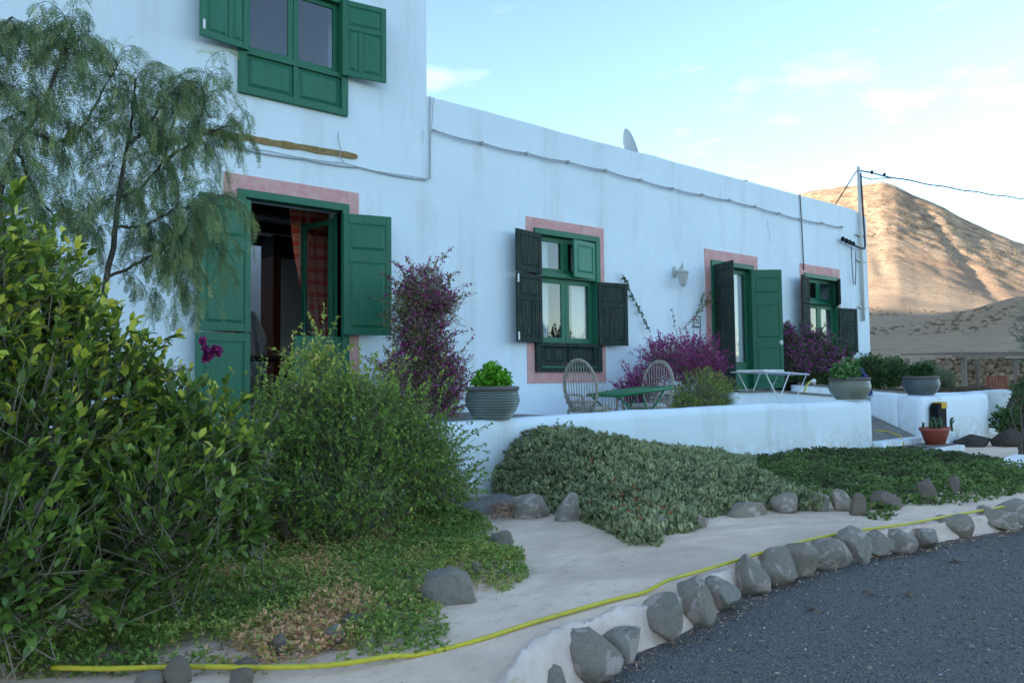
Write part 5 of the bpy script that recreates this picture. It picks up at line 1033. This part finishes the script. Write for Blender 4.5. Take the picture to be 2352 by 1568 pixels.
# middle: grey-green succulent mound
GB = [(4.55, -2.34), (4.30, -2.75), (4.22, -3.2), (4.20, -3.6), (4.12, -3.95), (3.98, -4.35), (3.74, -4.80), (3.86, -4.92), (4.16, -4.72), (4.36, -4.78), (4.55, -4.70), (4.9, -4.50), (5.3, -4.52), (5.62, -4.60), (5.85, -4.92), (6.1, -4.75), (6.5, -4.2), (7.2, -3.4), (8.2, -2.75), (8.6, -2.34)]
def gb_h(X, Y):
    d = np.where(in_poly(GB, X, Y), smin_poly_dist(GB[1:-1]+[(8.6, -2.0), (4.55, -2.0)], X, Y), 0)
    prof = np.interp(X, [4.4, 4.75, 5.05, 5.35, 5.7, 6.3, 7.0, 7.9, 8.6], [.12, .34, .52, .56, .38, .25, .12, .02, .0])
    base = .04+.08*sstep(0, .45, d); back = sstep(-4.4, -2.5, Y); return np.minimum(base+(prof*1.0)*back*sstep(0, .25, d)*.78, .52)+(sn(X, Y, 2.2, 51)*.07+sn(X, Y, 6.5, 52)*.05)*sstep(0, .2, d)
gs = np.linspace
tag(grid('bed_soil', gs(3.6, 8.9, 90), gs(-5.1, -2.2, 60), lambda X, Y: np.where(in_poly(GB, X, Y), gb_h(X, Y)-.06, -.10), M_soil, keep=lambda x, y: in_poly(GB, x, y)), kind='structure')
M_suc = leafmat('grey_succulent', [(0, (.045, .060, .034)), (.35, (.105, .135, .078)), (.7, (.185, .225, .125)), (.92, (.29, .29, .17)), (1, (.40, .20, .13))], .6, .2, .25, 1.9)
cover('succulent_bed', GB, 15000, 6, gb_h, .042, .012, M_suc, 'grey-green fleshy-leaved ground cover with orange flowers in front of the low wall', 'ground cover', SH_FING, up=1.0, jit=.62, zr=(0, 1.7),
      tintf=lambda x, y, t: np.clip(t*.8+.06+.22*sn(x, y, 3.5, 61)+.10*sn(x, y, 11, 62)-.15*sstep(-3.4, -2.5, y)*(x < 5.0), 0, 1))
x = rng.normal(4.30, .34, 44); y = rng.normal(-4.30, .34, 44); k = in_poly(GB, x, y); x, y = x[k], y[k]; kk = np.repeat(np.arange(len(x)), 14); P = np.stack([x, y, gb_h(x, y)+.062], -1)[kk]; nn = len(kk); D = rvec(nn); D[:, 2] = abs(D[:, 2])*.35
V, F, m_ = leaves(P, D, np.tile([0, 0, 1.], (nn, 1)), .027, .008, SH_DIA, .0)
tag(big_mesh('orange_flowers', V, F, leafmat('orange_petal', g=1, stops=[(0, (.75, .13, .05)), (1, (.9, .28, .03))], rough=.6, trans=.3), None, {'tint': np.repeat(rng.random(len(x))[kk], m_)}, kind='stuff'), 'small orange daisy-like flowers on the grey succulent bed', 'flowers')
# tall woody sprigs of the succulent against the wall
sp_ = []
for i in range(34):
    x0 = rng.uniform(4.65, 6.1); z0 = float(gb_h(np.array(x0), np.array(-2.5)))-.05; h = rng.uniform(.06, .16)*(1.5 if 5.1 < x0 < 5.5 else 1); sp_.append([(x0, -2.5+rng.normal()*.05, z0), (x0+rng.normal()*.03, -2.5, z0+h*.6), (x0+rng.normal()*.05, -2.52, z0+h)])
shoots('succulent_sprigs', sp_, M_suc, .034, .013, 3, 'upright sprigs of the grey succulent against the white wall', 'plant', (.1, .5), r=.004)
# right: dark green ground cover
RB = [(6.5, -4.30), (6.25, -4.75), (5.80, -5.30), (5.86, -5.42), (6.25, -5.32), (6.5, -5.18), (7.0, -5.48), (7.9, -5.58), (9.5, -5.75), (11.5, -5.7), (11.0, -4.9), (11.3, -4.1), (12.2, -3.3), (12.2, -2.9), (11.9, -2.36), (8.4, -2.34), (7.4, -3.3)]
def rb_h(X, Y):
    d = np.where(in_poly(RB, X, Y), smin_poly_dist(RB, X, Y), 0); return -.09*sstep(9, 12.4, X)-.01+.06*sstep(0, .5, d)+sn(X, Y, 1.6, 71)*.06+sn(X, Y, 5, 72)*.03+.03*np.exp(-((X-9.6)**2/1.2+(Y+2.6)**2/.2))
tag(grid('bed_soil', gs(5.6, 12.6, 80), gs(-6, -2.2, 50), lambda X, Y: rb_h(X, Y)-.07, M_soil, keep=lambda x, y: in_poly(RB, x, y)), kind='structure')
M_gc = leafmat('green_cover', [(0, (.018, .026, .014)), (.30, (.040, .055, .024)), (.55, (.050, .095, .028)), (.78, (.085, .14, .042)), (.92, (.12, .12, .06)), (1, (.16, .11, .08))], .6, .2, .2)
cover('green_ground_cover', RB, 22000, 5, rb_h, .032, .011, M_gc, 'dark green low ground cover right of the grey succulents, along the path', 'ground cover', SH_FING, up=.8, jit=.8, zr=(0, 1.4), tintf=lambda x, y, t: np.clip(t*.7+.10+.32*sn(x, y, 2.2, 81)+.25*sn(x, y, 7, 82)+.1*sstep(-4, -5.3, y)-.1*(x > 9.5), 0, 1))

# ------------------------------------------------------------------ rocks lying about, each a thing
def put_rock(px, py, w, h, Zb, seed, label, m=M_rock, zs=.8, deep=.8, name='rock'):
    P = onZ(px, py, Zb); dpt = float((P-CAM) @ FWD); W = w*dpt/FPX/2*1.30; H = h*dpt/FPX/2*1.75
    o = rock(name, (P[0]+.55*W*math.cos(YAW)*.6, P[1]+.55*W*math.sin(YAW)*.6, Zb+H*.16), (W, W*deep, H), YAW-math.pi/2+random.uniform(-.2, .2), seed, m); return tag(o, label, 'rock')
put_rock(1030, 1378, 108, 78, .02, 1, 'large rounded grey boulder at the tip of the weedy bed beside the path')
put_rock(1095, 1312, 22, 22, .04, 2, 'small blue-grey stone just right of the large rounded boulder')
put_rock(1160, 1258, 38, 42, .03, 3, 'speckled grey stone standing at the right edge of the weedy bed')
put_rock(1128, 1250, 18, 28, .04, 4, 'narrow grey stone behind the speckled stone, half hidden in weeds')
put_rock(1220, 1180, 92, 54, .03, 5, 'wide flat-topped grey boulder right of the white pot, left end of the succulents', M_kerb)
put_rock(1308, 1188, 62, 62, .03, 6, 'dark grey boulder half covered by succulents, right of the flat-topped one', M_kerb)
put_rock(1512, 1222, 50, 34, .02, 7, 'small brownish rock low in front of the succulent bed below the orange flowers', M_kerb)
put_rock(1605, 1206, 38, 36, .02, 8, 'dark stone peeping out of the succulents near the path', M_kerb)
put_rock(1720, 1178, 96, 36, .02, 9, 'long low blue-grey rock at the front right of the succulent bed', M_kerb)
put_rock(1812, 1168, 66, 32, .02, 10, 'light grey rock bedded in mortar at the succulents right end', M_kerb)
put_rock(1888, 1165, 44, 34, .02, 11, 'brown-grey rock in the pale mortar between both ground covers', M_kerb)
put_rock(1938, 1166, 52, 40, .02, 12, 'grey rock with pale mortar right beside the green cover', M_kerb)
put_rock(1975, 1176, 40, 46, .02, 13, 'pale mortar-covered stone at the left corner of the green cover', M_rockp)
put_rock(2045, 1162, 66, 36, .02, 14, 'broken pale rock emerging from the front of the green cover', M_rockp)
put_rock(2140, 1148, 42, 48, .02, 15, 'pointed pale rock at the front edge of the green cover', M_rockp)
put_rock(2196, 1116, 22, 26, .08, 16, 'small pale stone inside the green cover', M_rockp)
put_rock(672, 1232, 86, 62, .10, 17, 'blue-grey and tan boulder under the small-leaved shrub', M_rockp)
put_rock(612, 1255, 48, 46, .05, 18, 'tan stone left of the boulder under the shrub', M_rockp)
put_rock(640, 1492, 38, 34, .02, 19, 'small rounded tan stone lying in the weeds', M_rockp)
put_rock(815, 1430, 56, 22, .04, 20, 'flat stone mostly hidden in the weeds left of the path', M_rockp)
put_rock(762, 1462, 40, 30, .04, 21, 'grey stone sunk in the weeds, lowest of the hidden pair')
put_rock(345, 1572, 52, 42, .0, 22, 'blue-grey stone at the bottom edge beside the hose')
put_rock(400, 1570, 62, 62, .0, 23, 'tan angular stone covering the hose at the bottom left', M_rockp)
put_rock(545, 1572, 58, 34, .0, 24, 'flat pinkish stone under the hose at the bottom', M_rockp)
put_rock(560, 1525, 44, 18, .03, 25, 'small flat brown stone behind the hose', M_rockp)
put_rock(2250, 1020, 82, 30, -.15, 26, 'long brown boulder in front of the far boundary wall', M_rockd)
put_rock(2205, 1058, 60, 26, -.1, 27, 'low grey rock at the foot of the terracotta planter')
sl = softbox('x', 3.15, 4.35, -3.25, -2.72, -.1, .07, M_conc, None, rad=.06, amp=.03); b = MB((3.9, -3.0, 0)); b.add([tuple(v) for v in sl[0]], sl[1]); o = b.build('stone_slab', M_conc, smooth='full'); o.location = b.off; tag(o, 'flat grey stone step slab at the left foot of the low wall', 'stone slab')
n = 340; x = rng.normal(3.83, .09, n); y = rng.normal(-3.42, .07, n); P = np.stack([x, y, rng.uniform(.02, .11, n)], -1); D = rvec(n); V, F, m_ = leaves(P, D, rvec(n), rng.uniform(.03, .09, n), .005, SH_DIA, .2)
tag(big_mesh('weed_pile', V, F, M_lit, None, {'tint': np.repeat(rng.random(n)*.8, m_)}, kind='stuff'), 'small heap of pulled brown weeds by the stone slab', 'weeds')
n = 200; x = rng.uniform(1.7, 9, n); y = rng.uniform(-5.6, -4.0, n); P = np.stack([x, y, path_z(x, y)+.004], -1); D = rvec(n); D[:, 2] *= .1
V, F, m_ = leaves(P, D, np.tile([0, 0, 1.], (n, 1)), rng.uniform(.006, .022, n), rng.uniform(.003, .009, n), SH_DIA, .1)
tag(big_mesh('path_litter', V, F, M_lit, None, {'tint': np.repeat(rng.random(n)*.6, m_)}, kind='stuff'), 'scattered crumbs of leaf and soil on the pale path', 'leaf litter')
for i, (px, py) in enumerate(((1862, 1395), (2196, 1292), (1995, 1365), (1880, 1403), (2090, 1370))):
    P = onZ(px, py, -.13); o = rock('pebble', (P[0], P[1], float(road_z(P[0]))+.008), (.028, .024, .018), i, 60+i, M_rockp); tag(o, ['tan pebble lying alone on the gravel, left one', 'orange-brown pebble on the gravel near the kerb far right', 'small grey-tan pebble on the gravel', 'darker pebble just right of the lone tan one', 'pebble near the right edge of the gravel'][i], 'pebble')

# ------------------------------------------------------------------ kerb of stones set in mortar
KB = thing('stone_kerb', (4.5, -5.6, -.2), 'row of grey basalt stones set in pale pink mortar between path and gravel road', 'stone kerb'); ko = np.array([4.5, -5.6, -.2])
ST = [(1170, 1556, 1600, 60), (1240, 1508, 1592, 114), (1352, 1455, 1562, 108), (1422, 1424, 1518, 108), (1528, 1362, 1480, 78), (1600, 1325, 1434, 72), (1662, 1322, 1402, 68), (1724, 1274, 1364, 60), (1783, 1256, 1338, 66), (1846, 1252, 1326, 60), (1905, 1230, 1304, 82),
      (1962, 1208, 1290, 68), (2018, 1218, 1278, 60), (2078, 1214, 1266, 60), (2138, 1207, 1257, 44), (2200, 1182, 1234, 62), (2296, 1162, 1219, 60), (2350, 1146, 1208, 76)]
for i, (cx_, ty, by, w) in enumerate(ST):
    Pb = onZ(cx_, by, -.2); Pb = onZ(cx_, by, float(road_z(Pb[0]*.97))); Pb = onZ(cx_, by, float(road_z(Pb[0]))); dpt = float((Pb-CAM) @ FWD); W = w*dpt/FPX/2*(1.5+.25*random.random())
    c = Pb+np.array([math.cos(YAW), math.sin(YAW), 0])*.05; v = ray(cx_, ty); tt = ((c-CAM)@FWD)/(v @ FWD); zt = (CAM+v*tt)[2]; H = max(.08, (zt-Pb[2]+.035)/2*1.10)
    rock('stone', (c[0]-ko[0], c[1]-ko[1], zt-H*.86-ko[2]), (W, .115+.03*random.random(), H), YAW-math.pi/2+random.uniform(-.25, .25), 100+i, M_kerb, KB, (random.uniform(-.1, .15), random.uniform(-.12, .12)))
for i in range(22):
    X = 7.75+i*.36; Y = float(kerb_y(X))+.02; rock('stone', (X-ko[0], Y-ko[1], .07), (.15+.04*random.random(), .11, .17+.04*random.random()), random.uniform(-.3, .3), 140+i, M_kerb, KB)
for i in range(5): X = 1.75-i*.36; rock('stone', (X-ko[0], -5.82-ko[1], .05), (.15, .11, .16), random.uniform(-.3, .3), 170+i, M_kerb, KB)
xs = np.linspace(.2, 16, 900); ts = np.linspace(0, 1, 16)
X, T_ = np.meshgrid(xs, ts); n1 = sn(X, T_*.5, 5.5, 91, 4)*1.2+.5*sn(X, T_*2, 19, 92, 3); Yk = kerb_y(X); rz = road_z(X)-.03; yy = Yk+.19-T_*.20+.03*n1*sstep(0, .3, T_); zz = rz+(-rz-.02+.020*sstep(0, .35, T_)*(1+1.3*n1)+.010*sn(X, T_*3, 34, 95, 2))*(1-sstep(.45, .92, T_))
V = np.stack([X, yy, zz], -1).reshape(-1, 3)-ko; nx = len(xs); i_, j_ = np.meshgrid(np.arange(nx-1), np.arange(15)); a = (j_*nx+i_).ravel()
big_mesh('mortar', V, np.stack([a, a+nx, a+nx+1, a+1], -1), M_mortar, KB, smooth=True)

# ------------------------------------------------------------------ garden hose
HP = [(.537, -4.883), (.69, -5.03), (.793, -5.10), (.88, -5.165), (.968, -5.229), (1.122, -5.374), (1.312, -5.51), (1.465, -5.555), (1.639, -5.581), (1.936, -5.602), (2.333, -5.555), (2.752, -5.551), (3.059, -5.558), (3.35, -5.54), (3.601, -5.526), (4.123, -5.505), (4.55, -5.50), (5.059, -5.53), (5.663, -5.66), (6.149, -5.70), (6.523, -5.79), (7.2, -5.88), (8.2, -6.0), (9.6, -6.2)]
pts = []
for a, b in zip(HP[:-1], HP[1:]):
    for u in np.linspace(0, 1, 7)[:-1]: pts.append([a[0]+(b[0]-a[0])*u, a[1]+(b[1]-a[1])*u, 0])
pts = np.array(pts)
for _ in range(6): pts[1:-1] = (pts[:-2]+2*pts[1:-1]+pts[2:])/4
pts[:, 2] = np.where(pts[:, 0] < 1.6, np.maximum(soil_z(pts[:, 0], pts[:, 1])+.03, .025), np.maximum(path_z(pts[:, 0], pts[:, 1]), np.where(pts[:, 1] < kerb_y(pts[:, 0])+.20, .018, -1))+.010)+.004*np.sin(pts[:, 0]*3)
for _ in range(3): pts[1:-1, 2] = (pts[:-2, 2]+2*pts[1:-1, 2]+pts[2:, 2])/4
b = MB((2.3, -5.55, 0)); b.tube([tuple(p) for p in pts], .0096, 12); o = b.build('garden_hose', M_yellow, smooth='full'); o.location = b.off; tag(o, 'long yellow garden hose lying along the path beside the stone kerb', 'hose')
hp = [onY(2006, 987, -1.9), onY(2040, 990, -2.1), onY(2068, 1000, -2.3), onY(2074, 1015, -2.44), onY(2079, 1036, -2.48)]; hp = [tuple(p) for p in hp]
b = MB(hp[0]); b.tube(sagline(hp, 5, .004), .011, 8); o = b.build('garden_hose', M_yellow, smooth='full'); o.location = b.off; tag(o, 'yellow hose bending over the entrance ramp and down the white step', 'hose')
h2 = [tuple(onY(*p)) for p in ((1847, 903, -1.1), (1850, 892, -1.0), (1856, 880, -.9), (1862, 876, -.8))]; b = MB(h2[0]); b.tube(sagline(h2, 5, .0), .018, 8); o = b.build('garden_hose', M_yellow, smooth='full'); o.location = b.off; tag(o, 'short upright bit of yellow hose with a white nozzle on the ramp', 'hose')
MB(h2[0]).tube([h2[-1], (h2[-1][0]+.10, h2[-1][1], h2[-1][2]+.01), (h2[-1][0]+.13, h2[-1][1], h2[-1][2]-.06)], [.02, .045, .012], 8).build('nozzle', M_white, o)
bh = [tuple(onY(*p)) for p in ((1978, 848, -1.4), (1984, 860, -1.35), (1990, 876, -1.3), (1996, 895, -1.3), (1998, 905, -1.3))]; b = MB(bh[0]); b.tube(sagline(bh, 4, 0), [.03]*5+[.055]*12, 8); o = b.build('folded_parasol', mat('blue_canvas', (.03, .05, .20), .7), smooth='full'); o.location = b.off; tag(o, 'dark blue folded parasol leaning behind the olive pot', 'parasol')

# ------------------------------------------------------------------ beyond: stone wall, pergola, seats, tree at the right edge
SW = thing('dry_stone_wall', (31, 3.6, -.1), 'tan dry stone wall at the back behind the pergola', 'stone wall')
M_wst = rockmat('wall_stone', (.28, .20, .13), (.42, .31, .21), (.55, .45, .33), .25)
MB().add([(-2, .12, 0), (14, -2.3, 0), (14, -2.3, 2.0), (-2, .12, 1.75), (-2, .5, 0), (14, -1.9, 0), (14, -1.9, 2.0), (-2, .5, 1.75)], [(0, 1, 2, 3), (3, 2, 6, 7), (4, 7, 6, 5), (0, 3, 7, 4)]).build('core', M_soil, SW)
smesh = [rock_verts(300+i, 2, 9, .3) for i in range(8)]
for me in smesh: me.materials.append(M_wst)
cnt = 0
for r_ in range(12):
    x = -2.0
    while x < 5.2 and cnt < 298:
        w = random.uniform(.16, .42); u = (x+2)/16; o = bpy.data.objects.new('stone', random.choice(smesh)); COL.objects.link(o); o.parent = SW
        o.location = (x+w/2, .12-2.42*u-.03+random.uniform(-.03, .03), .10+r_*.155+random.uniform(-.04, .04)); o.scale = (w*.58, .12, .085+.05*random.random()); o.rotation_euler = (random.uniform(-.2, .2), random.uniform(-.6, .6), -.15+random.uniform(-.3, .3)); x += w; cnt += 1
PG = thing('pergola', (25.5, 1.5, -.1), 'simple wooden pergola with a thin slatted roof at the far right', 'pergola')
M_gw = mat('grey_timber', (.17, .145, .12), .85)
for x, y in ((.1, 0), (4.35, 0), (.6, 1.9), (5.5, 1.6)): MB().box(x-.06, x+.06, y-.06, y+.06, 0, 1.75).build('post', M_gw, PG)
MB().add([(-.6, -.05, 1.72), (9, -.25, 1.86), (9, -.15, 1.86), (-.6, .05, 1.72), (-.6, -.05, 1.82), (9, -.25, 1.96), (9, -.15, 1.96), (-.6, .05, 1.82)], [(0, 3, 2, 1), (4, 5, 6, 7), (0, 1, 5, 4), (1, 2, 6, 5), (2, 3, 7, 6), (3, 0, 4, 7)]).build('beam', M_gw, PG)
for k in range(16): x = -.5+k*.6; y0 = -.30; MB().box(x, x+.16, y0, y0+1.9, 1.84+.0146*(x+.5), 1.875+.0146*(x+.5)).build('slat', M_gw, PG)
M_rw = mat('red_brown_wood', (.20, .055, .03), .6)
def garden_chair(loc, rz, label):
    t = thing('garden_chair', loc, label, 'chair', 'red-brown chairs under the pergola', rz)
    for s in (-1, 1):
        MB().tube([(.25, s*.26, 0), (.25, s*.26, .62)], .03, 6).build('leg', M_rw, t); MB().tube([(-.25, s*.26, 0), (-.25, s*.26, .4), (-.42, s*.26, 1.0)], .03, 6).build('leg', M_rw, t); MB().box(-.3, .3, s*.26-.035, s*.26+.035, .60, .64).build('arm', M_rw, t)
    for k in range(6): y = -.2+k*.08; MB().add([(-.25, y-.03, .45), (-.25, y+.03, .45), (-.42, y+.03, 1.0), (-.42, y-.03, 1.0), (-.28, y-.03, .45), (-.28, y+.03, .45), (-.45, y+.03, 1.0), (-.45, y-.03, 1.0)], [(0, 1, 2, 3), (7, 6, 5, 4), (0, 4, 5, 1), (3, 2, 6, 7), (0, 3, 7, 4), (1, 5, 6, 2)]).build('back_slat', M_rw, t)
    MB().box(-.28, .28, -.25, .25, .38, .42).build('seat', M_rw, t); MB().box(-.24, .24, -.22, .22, .42, .48).build('cushion', M_cush, t, bevel=.02); return t
garden_chair((26.4, .9, .05), R(200), 'red-brown slatted armchair with pale cushion under the pergola, left one'); garden_chair((28.3, .9, .05), R(170), 'dark red-brown garden chair near the pergola right post')
# shade tree and dark rocks closing the right edge
shrub('edge_tree', (20.6, -2.4, -.2), [(20.3, -2.2, 1.9, .55, .5, .55), (20.9, -2.2, 2.3, .7, .5, .5), (20.1, -2.3, 1.25, .35, .35, .4), (21.2, -2.0, 1.5, .6, .5, .6)], 1900, 7, .07, .018, M_grn, 'dark feathery tree overhanging the right edge beyond the white wall', 'tree', rmin=.3, twl=.28, upb=-.3, sprays=120, sprl=.5, stems=12, limb_r=.035, twr=.004)
for i, (px, py, w, h, lb_) in enumerate(((2345, 985, 60, 80, 'large dark rock at the right edge, beside the far white wall'), (2325, 1020, 60, 36, 'low dark rock at the right edge nearer the path'), (2350, 925, 50, 60, 'upper dark rock of the heap at the right edge'))):
    put_rock(px, py, w, h, -.15 if i != 2 else .45, 40+i, lb_, M_rockd)
shrub('dark_plant', (17.0, -2.6, -.15), [(17.2, -2.4, .15, .35, .3, .3), (17.9, -2.6, .25, .4, .3, .4)], 260, 7, .11, .05, M_dkl, 'dark broad-leaved low plant beside the brown boulder at the right', 'plant', rmin=.3, twl=.15, stems=5)
_p = onZ(2350, 1052, -.15); shrub('edge_shrub', tuple(_p), [(_p[0]+.25, _p[1]+.05, .75, .28, .25, .32), (_p[0]+.5, _p[1], .5, .3, .25, .3)], 260, 6, .06, .028, M_dkl, 'dark thin-stemmed shrub leaning in at the right edge of the paved ground', 'plant', rmin=.2, twl=.2, stems=5, limb_r=.02)
# trees across the road, behind the camera: what the window panes mirror
for i, (x, y, h, lab) in enumerate(((27, -21.5, 4.0, 'round dark tree across the road, mirrored in the window panes, nearer one'), (32, -22.5, 4.4, 'tall dark tree across the road, mirrored in the window panes, farther one'))):
    shrub('roadside_tree', (x, y, -.2), [(x, y, h*.62, 1.6, 1.6, h*.38), (x+1.3, y+.4, h*.5, 1.2, 1.1, h*.28), (x-1.2, y-.3, h*.45, 1.1, 1.1, h*.26)], 900, 6, .22, .10, M_dkl, lab, 'tree', rmin=.4, twl=.4, stems=10, limb_r=.09, twr=.01)
